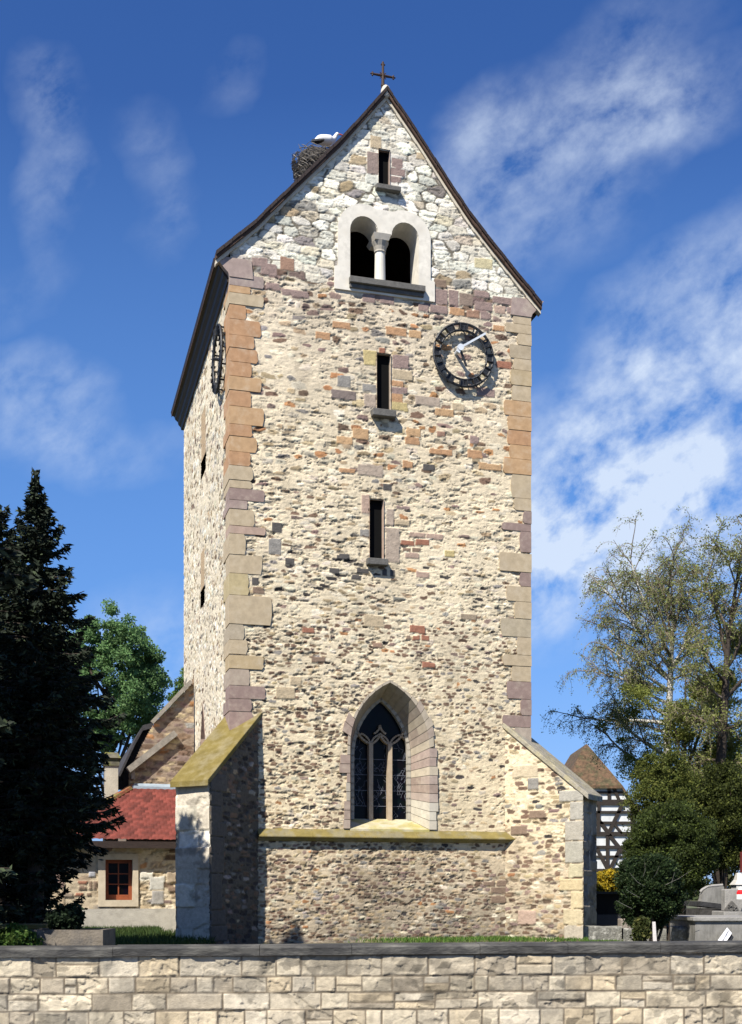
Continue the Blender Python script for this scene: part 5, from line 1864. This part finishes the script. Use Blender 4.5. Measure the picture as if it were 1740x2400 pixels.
def broad_tree(name, label, loc, h, c, r, nclump, per, size, base, seed, alt=None, frac=0.25, rad=(0.3, 0.6), group=None, inner=0.35, cat='tree'):
    g = np.random.default_rng(seed)
    root = thing(name, label, cat, loc, group)
    cl = shell(c, r, nclump, g, rad, inner, seed=seed)
    crown('crown', root, cl, per, size, base, seed + 1, alt, frac)
    top = Vector((c[0], c[1], c[2] + r[2] * 0.6))
    b = Vector(loc)
    limbs = []
    for k in range(min(22, len(cl))):
        e = Vector(cl[k * len(cl) // 22 % len(cl)][:3])
        s = b.lerp(top, 0.35 + 0.5 * (k / 22))
        m = s.lerp(e, 0.5) + Vector((0, 0, -0.08 * r[2]))
        limbs.append(([s, m, e], [0.02 * h ** 0.5, 0.013 * h ** 0.5, 0.005]))
    trunk(root, [b - Vector((0, 0, .05)), b.lerp(top, .5), top], [0.04 * h ** 0.6, 0.028 * h ** 0.6, 0.01], m_bark, limbs=limbs)
    return root


def conifer(name, label, loc, h, radf, zlow, seed, base, nb=7, step=0.26, droop=0.35, size=0.15, sprays=110, tip=0.0, alt=None):
    """trunk, whorled boughs, hanging sprays of needles"""
    g = np.random.default_rng(seed)
    rg = random.Random(seed)
    root = thing(name, label, 'tree', loc)
    PP, DD = [], []
    mb = MB()
    z = zlow
    while z < h - 0.12:
        R_ = radf(z)
        k = nb if R_ > 0.5 else max(4, int(nb * 0.7))
        a0 = rg.uniform(0, 6.28)
        for i in range(k):
            a = a0 + 6.283 * i / k + rg.uniform(-.35, .35)
            ln = R_ * (rg.uniform(0.62, 1.0) if rg.random() > 0.12 else rg.uniform(1.0, 1.22))
            ln = max(ln, 0.08)
            ca_, sa_ = math.cos(a), math.sin(a)
            up = 0.55 if z > h - 1.6 else 0.10
            q = []
            for s in np.linspace(0, 1, 6):
                zz_ = z + ln * (up * s - droop * s * s + (droop * 0.75 + tip) * max(0, s - 0.6) ** 2 * 3)
                q.append((ca_ * ln * s + rg.uniform(-.02, .02), sa_ * ln * s + rg.uniform(-.02, .02), zz_))
            mb.tube(q, [0.028 * (1 - s * 0.85) * min(1, ln) + 0.003 for s in np.linspace(0, 1, 6)], 4, cap=False)
            q = np.array(q)
            n = int(sprays * ln + 14)
            t = g.random(n) ** 0.75 * 5
            i0 = np.minimum(t.astype(int), 4)
            f = (t - i0)[:, None]
            p = q[i0] * (1 - f) + q[i0 + 1] * f
            side = np.array((-sa_, ca_, 0.0))
            w = 0.05 + 0.24 * min(1, ln) * (1 - (t / 5)) ** 0.7
            off = (g.random(n) * 2 - 1) * w
            p = p + side[None] * off[:, None]
            dz = -np.abs(g.normal(size=n)) * 0.05 * (1 + droop) - np.abs(off) * droop * 0.6
            p[:, 2] += dz
            dirv = np.array((ca_, sa_, 0))[None] * 0.7 + side[None] * np.sign(off)[:, None] * 0.5 + g.normal(size=(n, 3)) * 0.35
            dirv[:, 2] -= droop * 0.7
            PP.append(p)
            DD.append(dirv)
        z += step * (0.75 + 0.5 * rg.random()) * (1.0 if z < h - 2 else 0.7)
    # leader
    n = 160
    t = g.random(n)
    PP.append(np.stack([g.normal(size=n) * .035, g.normal(size=n) * .035, h - 0.55 * t], -1))
    DD.append(np.stack([g.normal(size=n) * .7, g.normal(size=n) * .7, np.ones(n)], -1))
    P, Dv = np.concatenate(PP), np.concatenate(DD)
    cols = leaf_cols(len(P), base, g, 0.7, alt or (0.05, 0.068, 0.036), 0.14)  # a share of needles paler: sunlit tips put into the colour
    V, F, C = leaf_quads(P, Dv, size, size * 0.30, cols, g)
    link('foliage', np_mesh('foliage', V, F, C), m_needle, root)
    mb.tube([(0, 0, -0.05), (0, 0, h * .5), (0, 0, h - 0.1)], [0.03 * h ** .8, 0.018 * h ** .8, 0.012], 7)
    mb.build('trunk', m_bark, root)
    return root


# the dark spruce and the weeping conifer in front of it
Ys = 20.3
sx = at(84, 1105, Ys)
SPR = (0.016, 0.022, 0.014)
conifer('spruce_tree', 'dark spruce with a ragged pointed top, left of the tower', (sx.x, Ys, 0), sx.z,
        lambda z: np.interp(z, [0.4, 1.7, 2.1, 2.8, 3.9, 4.9, 5.6, 6.2, 6.8, 7.4, 7.95], [0.35, 0.42, 1.25, 1.5, 1.38, 1.15, 0.90, 0.68, 0.50, 0.33, 0.09]), 0.5, 11, SPR, nb=8, step=0.21, droop=0.25, size=0.15, sprays=150, tip=0.25)
Yw = 22.0
wx = at(66, 2089, Yw)
wz = at(66, 1470, Yw).z
weep = conifer('weeping_conifer', 'broad near black weeping conifer with drooping boughs and bare pale twigs, left', (wx.x, Yw, 0), wz,
               lambda z: np.interp(z, [0.3, 1.2, 1.75, 2.3, 3.0, 3.8, 4.6, 5.2, wz], [0.34, 0.40, 1.08, 1.36, 1.47, 1.44, 1.32, 1.0, 0.2]), 0.5, 12, (0.013, 0.019, 0.013), nb=9, step=0.18, droop=0.5, size=0.16, sprays=150,
               alt=(0.05, 0.065, 0.055))
rg = random.Random(17)
mb = MB()
for k in range(48):
    a = rg.uniform(-2.9, -0.1)
    z = rg.uniform(1.5, 5.2)
    R_ = float(np.interp(z, [1.2, 2.3, 3.0, 3.8, 4.6, 5.4], [0.6, 1.2, 1.3, 1.3, 1.15, 0.8])) * rg.uniform(0.75, 1.02)
    p = Vector((math.cos(a) * R_, math.sin(a) * R_, z))
    d = Vector((math.cos(a) * 0.3 + rg.uniform(-.7, .9), math.sin(a) * 0.4, rg.uniform(-0.5, 0.9))).normalized()
    pts = [p]
    L_ = rg.uniform(0.15, 0.62)
    for s in range(4):
        d = (d + Vector((rg.uniform(-.25, .25), rg.uniform(-.2, .1), rg.uniform(-.25, .12)))).normalized()
        pts.append(pts[-1] + d * L_ / 4)
    MB().tube(pts, [0.0042, 0.004, 0.0035, 0.003, 0.002], 3).build('pale_twig', m_paletwig, weep)
# a tree whose boughs just reach into the frame at the left edge
edge = conifer('edge_conifer', 'tall dark conifer with only its twig tips in view at the left edge', (-7.3, 16.7, 0), 8.6,
               lambda z: np.interp(z, [0.5, 2, 4, 6, 7.5, 9], [2.0, 2.1, 2.15, 2.2, 1.2, 0.15]), 0.9, 13, SPR, nb=8, step=0.26, droop=0.3, size=0.20, sprays=90)

ec = at(-5, 1185, 21.0)
conifer('ragged_conifer', 'dark ragged topped conifer cut by the left edge, beside the spruce', (ec.x, 21.0, 0), ec.z,
        lambda z: np.interp(z, [0.4, 2.0, 4.0, 5.5, 6.3, 7.0, ec.z], [1.5, 1.6, 1.35, 1.05, 0.8, 0.5, 0.12]), 0.5, 14, SPR, nb=7, step=0.24, droop=0.15, size=0.15, sprays=110, tip=0.5)
# broad leaved trees behind the nave
GRN = (0.115, 0.21, 0.08)
Yg = 46.0
gc = at(250, 1605, Yg)
broad_tree('leafy_tree', 'round bright green leafy tree behind the church annex', (gc.x, Yg, 0), 12, (gc.x, Yg, gc.z), (2.75, 2.3, 3.1), 440, 160, 0.115, GRN, 21, (0.13, 0.21, 0.085), 0.3, rad=(0.18, 0.40), inner=0.45)
g2c = at(428, 1640, 52)
broad_tree('leafy_tree', 'small yellow green tree peeping out between tower and nave verge', (g2c.x, 52, 0), 10, (g2c.x + .2, 52, g2c.z - 0.35), (0.95, 1.2, 2.0), 110, 110, 0.13, (0.075, 0.135, 0.032), 22, (0.13, 0.19, 0.06), 0.3, rad=(0.2, 0.38))


def birch(name, label, loc, pts, rs, limbs, seed, twigs, leafn, base, trunk_mat, leaf=0.05, weeping=0.9, tl=(0.5, 1.1), twig_r=0.0078):
    rg = random.Random(seed)
    g = np.random.default_rng(seed)
    root = thing(name, label, 'tree', loc)
    l = Vector(loc)
    tm = MB()
    pts = [Vector(p) for p in pts]
    tm.tube([p - l for p in pts], rs, 9)
    bm_ = MB()
    LP_, LD_ = [], []

    def limb(p, d, ln, r, depth):
        q = [p]
        n = 6
        d = d.normalized()
        for s in range(n):
            bend = Vector((rg.uniform(-.2, .2), rg.uniform(-.2, .2), rg.uniform(-.10, .14)))
            if depth >= 1:
                bend.z -= 0.10 * weeping * (s / n) * 2
            d = (d + bend).normalized()
            q.append(q[-1] + d * ln / n)
        (tm if depth == 0 and r > 0.045 else bm_).tube([x - l for x in q], [r * (1 - 0.8 * k / n) + 0.004 for k in range(n + 1)], 5 if depth == 0 else 4, cap=False)
        return q

    def twig(p, d, ln):
        q = [p]
        n = 5
        for s in range(n):
            d = (d + Vector((rg.uniform(-.28, .28), rg.uniform(-.28, .28), rg.uniform(-.2, .15) - 0.42 * weeping))).normalized()
            q.append(q[-1] + d * ln / n)
        bm_.tube([x - l for x in q], [twig_r, twig_r * .9, twig_r * .75, twig_r * .6, twig_r * .5, twig_r * .4], 3, cap=False)
        if rg.random() < 0.8:
            k = rg.randint(1, 3)
            e = (d + Vector((rg.uniform(-1, 1), rg.uniform(-1, 1), rg.uniform(-.5, .5)))).normalized()
            q2 = [q[k], q[k] + e * ln * .22, q[k] + e * ln * .4 + Vector((0, 0, -.12 * weeping * ln))]
            bm_.tube([x - l for x in q2], [twig_r * .7, twig_r * .6, twig_r * .4], 3, cap=False)
        for k in range(leafn):
            t = rg.random() ** 0.8 * n
            i = min(int(t), n - 1)
            c = q[i].lerp(q[i + 1], t - i)
            LP_.append((c.x + rg.gauss(0, .05), c.y + rg.gauss(0, .05), c.z + rg.gauss(0, .05)))
            LD_.append((rg.gauss(0, 1), rg.gauss(0, 1), rg.gauss(-.4, .8)))

    for (f, az, el, ln) in limbs:
        i = f * (len(pts) - 1)
        k = min(int(i), len(pts) - 2)
        p = pts[k].lerp(pts[k + 1], i - k)
        r = rs[k] * (1 - (i - k)) + rs[k + 1] * (i - k)
        d = Vector((math.cos(az) * math.cos(el), math.sin(az) * math.cos(el), math.sin(el)))
        q = limb(p, d, ln, min(r * 0.6, 0.022 * ln + 0.012), 0)
        ns = int(4 + ln * 2.6)
        for s in range(ns):
            t = (0.25 + 0.75 * (s + rg.random()) / ns) * (len(q) - 1.001)
            k = int(t)
            p2 = q[k].lerp(q[k + 1], t - k)
            dd = (q[k + 1] - q[k]).normalized()
            d2 = (dd * 0.6 + Vector((rg.uniform(-1, 1), rg.uniform(-1, 1), rg.uniform(-.25, .8)))).normalized()
            q2 = limb(p2, d2, ln * rg.uniform(0.22, 0.42), 0.016, 1)
            for w in range(twigs):
                t2 = (0.15 + 0.85 * rg.random()) * (len(q2) - 1.001)
                k2 = int(t2)
                p3 = q2[k2].lerp(q2[k2 + 1], t2 - k2)
                d3 = ((q2[k2 + 1] - q2[k2]).normalized() * .7 + Vector((rg.uniform(-1, 1), rg.uniform(-1, 1), rg.uniform(-.4, .9)))).normalized()
                twig(p3, d3, rg.uniform(*tl))
    tm.build('trunk', trunk_mat, root, smooth=True)
    bm_.build('twigs', m_twig, root)
    P, Dv = np.array(LP_), np.array(LD_)
    V, F, C = leaf_quads(P, Dv, leaf, leaf * 0.6, leaf_cols(len(P), base, g, 0.6, (0.28, 0.29, 0.12), 0.25), g)
    link('leaves', np_mesh('leaves', V - np.array(loc), F, C), m_leaf, root)
    return root


Yb = 38.0
bp = [at(x, y, Yb) for x, y in [(1560, 2180), (1561, 1960), (1564, 1780), (1571, 1620), (1574, 1540), (1578, 1470), (1583, 1400)]]
rgb = random.Random(55)
limbs = []
fr = [(1420, 1870, .34), (1440, 1800, .40), (1450, 1700, .50), (1470, 1540, .56), (1520, 1450, .66), (1610, 1420, .70), (1660, 1500, .62), (1640, 1640, .55), (1430, 1620, .47), (1650, 1760, .42),
      (1500, 1380, .74), (1600, 1340, .85), (1555, 1345, .88), (1400, 1770, .44), (1680, 1400, .60), (1390, 1940, .30), (1365, 1690, .42), (1385, 1590, .5), (1400, 1330, .62), (1440, 1320, .66), (1540, 1480, .66), (1620, 1520, .6), (1500, 1330, .76), (1690, 1900, .30), (1465, 1400, .6), (1630, 1370, .75), (1420, 1480, .55)]
for (ex, ey, f) in fr:
    i = f * (len(bp) - 1)
    k = min(int(i), len(bp) - 2)
    p = bp[k].lerp(bp[k + 1], i - k)
    e = at(ex, ey, Yb + rgb.uniform(-1.8, 1.8))
    dv = e - p
    dv.z = max(dv.z, 0.3) + 0.15 * dv.length
    limbs.append((f, math.atan2(dv.y, dv.x), math.atan2(dv.z, math.hypot(dv.x, dv.y)), min(dv.length * 1.02, 3.6)))
OLV = (0.21, 0.245, 0.085)
birch('birch_tree', 'slender white barked birch with drooping fine twigs, right of the tower', tuple(bp[0] * 1.0), bp, [.17, .15, .13, .10, .08, .055, .02], limbs, 61, 8, 24, OLV, m_birch, leaf=0.055, tl=(0.35, 0.9))
Yc = 35.0
cp = [at(x, y, Yc) for x, y in [(1690, 2180), (1688, 1980), (1690, 1790), (1700, 1640), (1706, 1520), (1722, 1400), (1742, 1270)]]
limbs = []
fr = [(1650, 1650, .40), (1640, 1540, .55), (1670, 1430, .62), (1700, 1330, .7), (1790, 1330, .66), (1800, 1500, .5), (1800, 1700, .42), (1630, 1800, .34), (1820, 1850, .3), (1760, 1260, .84), (1725, 1270, .86),
      (1640, 1900, .28), (1740, 1720, .36), (1660, 1720, .4), (1780, 1420, .6), (1600, 1680, .42), (1620, 1600, .5)]
for (ex, ey, f) in fr:
    i = f * (len(cp) - 1)
    k = min(int(i), len(cp) - 2)
    p = cp[k].lerp(cp[k + 1], i - k)
    e = at(ex, ey, Yc + rgb.uniform(-1.5, 1.5))
    dv = e - p
    dv.z = max(dv.z, 0.2) + 0.15 * dv.length
    limbs.append((f, math.atan2(dv.y, dv.x), math.atan2(dv.z, math.hypot(dv.x, dv.y)), min(dv.length * 1.02, 2.8)))
birch('dark_barked_tree', 'dark barked budding tree at the right edge, taller than the birch', tuple(cp[0]), cp, [.19, .17, .15, .11, .08, .05, .02], limbs, 62, 7, 26, (0.18, 0.205, 0.055), m_bark, leaf=0.06, weeping=0.55, tl=(0.3, 0.8))

# olive green clumps low in the birch, evergreen bushes and the yew
def bush(name, label, px, py, rx, ry, Y, nclump, per, size, base, seed, alt=None, frac=0.25, rad=(0.15, 0.3), inner=0.3, depth=1.0, ground=0.0, stems=True, cat='bush', mt=None, asp=0.55):
    g = np.random.default_rng(seed)
    c = at(px, py, Y)
    s = Y / FPX
    root = thing(name, label, cat, (c.x, Y, ground))
    cl = shell((c.x, Y, c.z), (rx * s, rx * s * depth, ry * s), nclump, g, rad, inner, seed=seed)
    cl[:, 2] = np.maximum(cl[:, 2], ground + 0.1)
    crown('foliage', root, cl, per, size, base, seed + 1, alt, frac, mt, asp)
    if stems:
        rg_ = random.Random(seed)
        mb = MB()
        for k in range(9):
            e = cl[rg_.randrange(len(cl))]
            b = Vector((rg_.uniform(-.1, .1), rg_.uniform(-.1, .1), -0.03))
            e = Vector(e[:3]) - Vector(root.location)
            mb.tube([b, b.lerp(e, .5) + Vector((0, 0, .1)), e], [0.035, 0.022, 0.006], 5)
        mb.build('stems', m_bark, root)
    return root


DKG = (0.042, 0.058, 0.017)
yew = bush('yew_bush', 'large dark green yew bush between the timbered house and the graves', 1570, 2000, 128, 130, 28.0, 520, 190, 0.062, DKG, 31, (0.075, 0.10, 0.02), 0.2, rad=(0.10, 0.30), inner=0.3)
bush('upright_bush', 'tall olive green bush rising behind the dark yew, under the birch', 1555, 1880, 96, 150, 29.5, 300, 120, 0.060, (0.075, 0.092, 0.022), 35, (0.13, 0.14, 0.034), 0.3, rad=(0.10, 0.32), inner=0.2)
bush('yew_bush', 'olive green bush at the right edge behind the grave lantern', 1700, 1915, 90, 150, 31.0, 340, 150, 0.068, (0.038, 0.048, 0.013), 33, (0.085, 0.10, 0.022), 0.25, rad=(0.16, 0.32))
g_ = np.random.default_rng(35)
lc = at(1600, 1700, 36.5)
lroot = thing('budding_tree', 'loose olive green budding tree between the white birch and the right edge', 'tree', (lc.x, 36.5, 0))
cl = np.concatenate([shell((at(px, py, 36.5).x, 36.5, at(px, py, 36.5).z), (rx, rx, rz), n, g_, (0.16, 0.5), 0.15, seed=px) for px, py, rx, rz, n in
                     [(1500, 1640, 0.75, 0.8, 14), (1590, 1700, 1.1, 0.9, 44), (1680, 1620, 0.9, 0.8, 56), (1700, 1760, 1.0, 0.9, 60), (1510, 1800, 0.8, 0.8, 16), (1640, 1850, 1.5, 0.9, 90), (1720, 1500, .6, .6, 22), (1440, 1700, .6, .8, 5)]])
crown('crown', lroot, cl, 190, 0.07, (0.15, 0.175, 0.042), 36, (0.21, 0.225, 0.06), 0.3)
trunk(lroot, [(lc.x, 36.5, 0), (lc.x + .05, 36.5, 3), (lc.x + .1, 36.5, lc.z + 1.5)], [.12, .09, .02], m_bark, limbs=[([Vector((lc.x, 36.5, 1.2 + .16 * k)), Vector(cl[k * 14 % len(cl)][:3]).lerp(Vector((lc.x, 36.5, 2.5 + .1 * k)), .5), Vector(cl[k * 14 % len(cl)][:3])], [.04, .025, .006]) for k in range(28)])
holly = bush('holly_bush', 'small dark holly bush with pale shoots behind the white stake', 1520, 2085, 84, 100, 19.2, 260, 130, 0.048, (0.018, 0.032, 0.011), 37, (0.06, 0.085, 0.03), 0.14, rad=(0.09, 0.18), inner=0.25)
rg = random.Random(41)
mb = MB()
hl = Vector(holly.location)
for (x0, y0, x1, y1) in [(1515, 2080, 1476, 2046), (1500, 2104, 1469, 2086), (1482, 2130, 1445, 2111), (1530, 2060, 1546, 2030), (1600, 2140, 1620, 2108), (1560, 2075, 1622, 2040), (1508, 2055, 1512, 2020), (1575, 2080, 1582, 2045),
                         (1655, 2083, 1671, 2060), (1470, 2105, 1460, 2090), (1630, 2100, 1636, 2085)]:
    p, q = at(x0, y0, 18.75) - hl, at(x1, y1, 18.6) - hl
    m = p.lerp(q, .5) + Vector((rg.uniform(-.03, .03), 0, rg.uniform(-.04, .01)))
    MB().tube([p, m, q], [0.0035, 0.003, 0.002], 3).build('pale_shoot', m_paletwig, holly)
bush('ivy_stump', 'ivy covered stump beside the white stake', 1503, 2185, 17, 34, 18.2, 60, 60, 0.06, (0.045, 0.055, 0.016), 39, (0.10, 0.10, 0.03), 0.2, rad=(0.06, 0.10), inner=0.2, stems=True, cat='stump')
bush('forsythia_bush', 'yellow flowering forsythia bush behind the low black shed', 1432, 2078, 58, 42, 31.3, 170, 90, 0.085, (0.40, 0.29, 0.022), 43, (0.17, 0.16, 0.03), 0.35, rad=(0.12, 0.22), inner=0.2)
bush('trough_shrub', 'dark leafy shrub growing in the stone trough', 158, 2156, 42, 34, 17.75, 60, 60, 0.07, (0.014, 0.024, 0.012), 45, (0.04, 0.06, 0.03), 0.12, rad=(0.07, 0.13), ground=0.55, asp=0.7)
bush('leafy_groundcover', 'bright green sprawling leafy plant behind the street wall, far left', 28, 2205, 62, 34, 17.3, 90, 60, 0.075, (0.055, 0.105, 0.022), 47, (0.10, 0.15, 0.04), 0.25, rad=(0.09, 0.16), cat='plant')

# ---- grass and the far wood
def grass(name, pts, hgt, base, seed, alt):
    g = np.random.default_rng(seed)
    P = np.asarray(pts, dtype=float)
    n = len(P)
    hh = hgt * (0.5 + g.random(n))
    d = g.normal(size=(n, 3)) * 0.35
    d[:, 2] = 1
    cols = leaf_cols(n, base, g, 0.6, alt, 0.3)
    P[:, 2] += hh / 2
    V, F, C = leaf_quads(P, d, hgt, 0.016, cols, g)
    o = link(name, np_mesh(name, V, F, C), m_leaf)
    return tag(o, kind='stuff')


g = np.random.default_rng(77)
pts = []
for k in range(5200):                                   # along the tower's foot, thin on the left, thick on the right
    u = g.uniform(1.2, 8.3)
    off = abs(g.normal()) * 0.5 + 0.05
    if g.random() > sst(np.array(u), 2.2, 5.2):
        continue
    p = T(u, -off - (max(0, u - 6.4) * 0.7), 0)
    pts.append((p.x, p.y, 0))
for k in range(2600):
    pts.append((g.uniform(at(1372, 0, 24.8).x, at(1458, 0, 24.8).x), 25.3 - abs(g.normal()) * 0.4, 0))
tag(grass('grass_tufts', pts, 0.12, (0.075, 0.15, 0.03), 78, (0.14, 0.20, 0.05)), 'fresh green grass tufts along the foot of the tower and the low wall', 'grass')
pts = []
for k in range(16000):
    x, y = g.uniform(-7.5, -3.2), g.uniform(19, 29.5)
    pts.append((x, y, 0))
for k in range(9000):                                   # taller rough grass under the annex wall
    q = T(g.uniform(-5.2, -1.2), 3.9 - abs(g.normal()) * 0.9, 0)
    pts.append((q.x, q.y, 0.06))
tag(grass('lawn_grass', pts, 0.22, (0.035, 0.065, 0.018), 79, (0.07, 0.10, 0.03)), 'rough dark lawn grass in front of the annex', 'grass')
cl = []
g = np.random.default_rng(91)
for x in np.arange(-170, 170, 1.7):
    if -12 < x < 16:
        continue
    hh = 4.2 + 3.0 * fbm(np.array([x * 0.09]), np.array([3.0]), 5, 3)[0]
    for k in range(7):
        cl.append((x + g.normal() * 1.2, 150 + g.normal() * 3, g.uniform(0.3, hh), g.uniform(0.9, 1.6)))
wr = empty('far_wood', (0, 150, 0))
wo_ = crown('crowns', wr, cl, 60, 0.65, (0.045, 0.062, 0.024), 92, (0.08, 0.085, 0.04), 0.3)
wo_.parent = None
wo_.name = 'far_wood_edge'
wo_.location = (0, 150, 0)
bpy.data.objects.remove(wr)
tag(wo_, 'distant line of mixed trees along the horizon', 'wood', kind='stuff')

# ================================================================== stork nest on the roof and its stork
VNEST = 2.3
nu, nzz = front(747, 392, VNEST)
nloc = T(nu, VNEST, nzz - 0.35)
nest = thing('stork_nest', 'big grey stick nest on the left slope of the tower roof', 'bird nest', nloc)
rg = random.Random(71)
mb = MB()
NR, NH = 0.51, 0.90
rings = []
for i in range(9):
    t = i / 8
    rr = NR * (0.62 + 0.5 * math.sin(min(1, t * 1.25) * math.pi * 0.5) - (0.16 * max(0, t - 0.75) / 0.25))
    rings.append([(math.cos(a) * rr * (1 + .06 * math.sin(5 * a + i)), math.sin(a) * rr * (1 + .06 * math.cos(4 * a + i)), -0.35 + NH * t) for a in np.linspace(0, 2 * math.pi, 20, endpoint=False)])
for a, b in zip(rings[:-1], rings[1:]):
    mb.strip(a, b, close=True)
mb.add(rings[-1], [tuple(range(20))])
mb.build('core', mat('nest_core', (0.055, 0.048, 0.04), var=0.5, scale=14, bump=0.8), nest)
mb = MB()
for k in range(620):
    a = rg.uniform(0, 6.283)
    t = rg.random()
    rr = NR * (0.64 + 0.5 * math.sin(min(1, t * 1.25) * math.pi * 0.5)) * rg.uniform(.97, 1.08)
    p = Vector((math.cos(a) * rr, math.sin(a) * rr, -0.35 + NH * t))
    tn = Vector((-math.sin(a), math.cos(a), 0))
    d = (tn * rg.uniform(.6, 1) * rg.choice((-1, 1)) + Vector((0, 0, rg.uniform(-.7, .7))) + Vector((math.cos(a), math.sin(a), 0)) * rg.uniform(-.1, .35)).normalized()
    L_ = rg.uniform(0.12, 0.38)
    q = [p - d * L_ / 2, p + Vector((math.cos(a), math.sin(a), 0)) * .02, p + d * L_ / 2]
    mb.tube(q, [0.010, 0.011, 0.005], 4, col=(1, 1, 1))
for k in range(7):
    a = rg.uniform(2.4, 4.2)
    p = Vector((math.cos(a) * NR * .9, math.sin(a) * NR * .9, 0.3))
    mb.tube([p, p + Vector((rg.uniform(-.25, -.05), rg.uniform(-.1, .1), rg.uniform(.15, .4)))], [0.011, 0.005], 4)
mb.build('sticks', mat('grey_stick', (0.20, 0.18, 0.155), var=0.5, scale=9, bump=0), nest)


def skinned(name, pts, rs, material, parent, sub=2):
    me = bpy.data.meshes.new(name)
    me.from_pydata([tuple(p) for p in pts], [(i, i + 1) for i in range(len(pts) - 1)], [])
    o = link(name, me, material, parent, smooth=True)
    md = o.modifiers.new('skin', 'SKIN')
    md.use_smooth_shade = True
    for i, r in enumerate(rs):
        sv = me.skin_vertices[0].data[i]
        sv.radius = (r[0], r[1]) if isinstance(r, tuple) else (r, r)
        sv.use_root = i == 2
    s = o.modifiers.new('sub', 'SUBSURF')
    s.levels = s.render_levels = sub
    return o


su, sz = front(764, 325, VNEST)
sl = T(su, VNEST, sz - 0.06)
stork = thing('stork', 'white stork lying low in the nest with its back to the street', 'stork', sl)
stork.rotation_euler = (0, 0, TH)
stork.scale = (1.2, 1.2, 1.2)
m_white = mat('white_feather', (0.80, 0.79, 0.76), var=0.06, scale=20, bump=0.2, bscale=60)
skinned('body', [(-0.27, 0, -0.06), (-0.17, 0, 0.0), (-0.02, 0, 0.035), (0.10, 0, 0.03), (0.17, 0, 0.06), (0.205, 0, 0.14), (0.235, -0.01, 0.185), (0.275, -0.015, 0.18)],
        [(.02, .015), (.085, .065), (.13, .10), (.11, .09), (.062, .06), (.042, .042), (.046, .044), (.022, .022)], m_white, stork)
mb = MB()
for k in range(7):
    y = -0.10 + 0.012 * k
    mb.hexa([(-0.34 + .02 * k, y, -0.12), (-0.06, y - .03, -0.055), (-0.06, y - .028, -0.03), (-0.30 + .02 * k, y, -0.06)] + [(-0.34 + .02 * k, y + .012, -0.12), (-0.06, y - .018, -0.055), (-0.06, y - .016, -0.03), (-0.30 + .02 * k, y + .012, -0.06)])
mb.build('flight_feathers', m_black, stork)
skinned('bill', [(0.27, -0.015, 0.18), (0.33, -0.018, 0.172), (0.42, -0.02, 0.155)], [.017, .012, .004], mat('red_bill', (0.45, 0.07, 0.03), var=0.1, bump=0), stork, 1)
mb = MB()
for s in (-1, 1):
    MB().tube([(0.25, -0.012 + s * .036, 0.192), (0.25, -0.012 + s * .042, 0.192)], 0.008, 6).build('eye', m_black, stork)
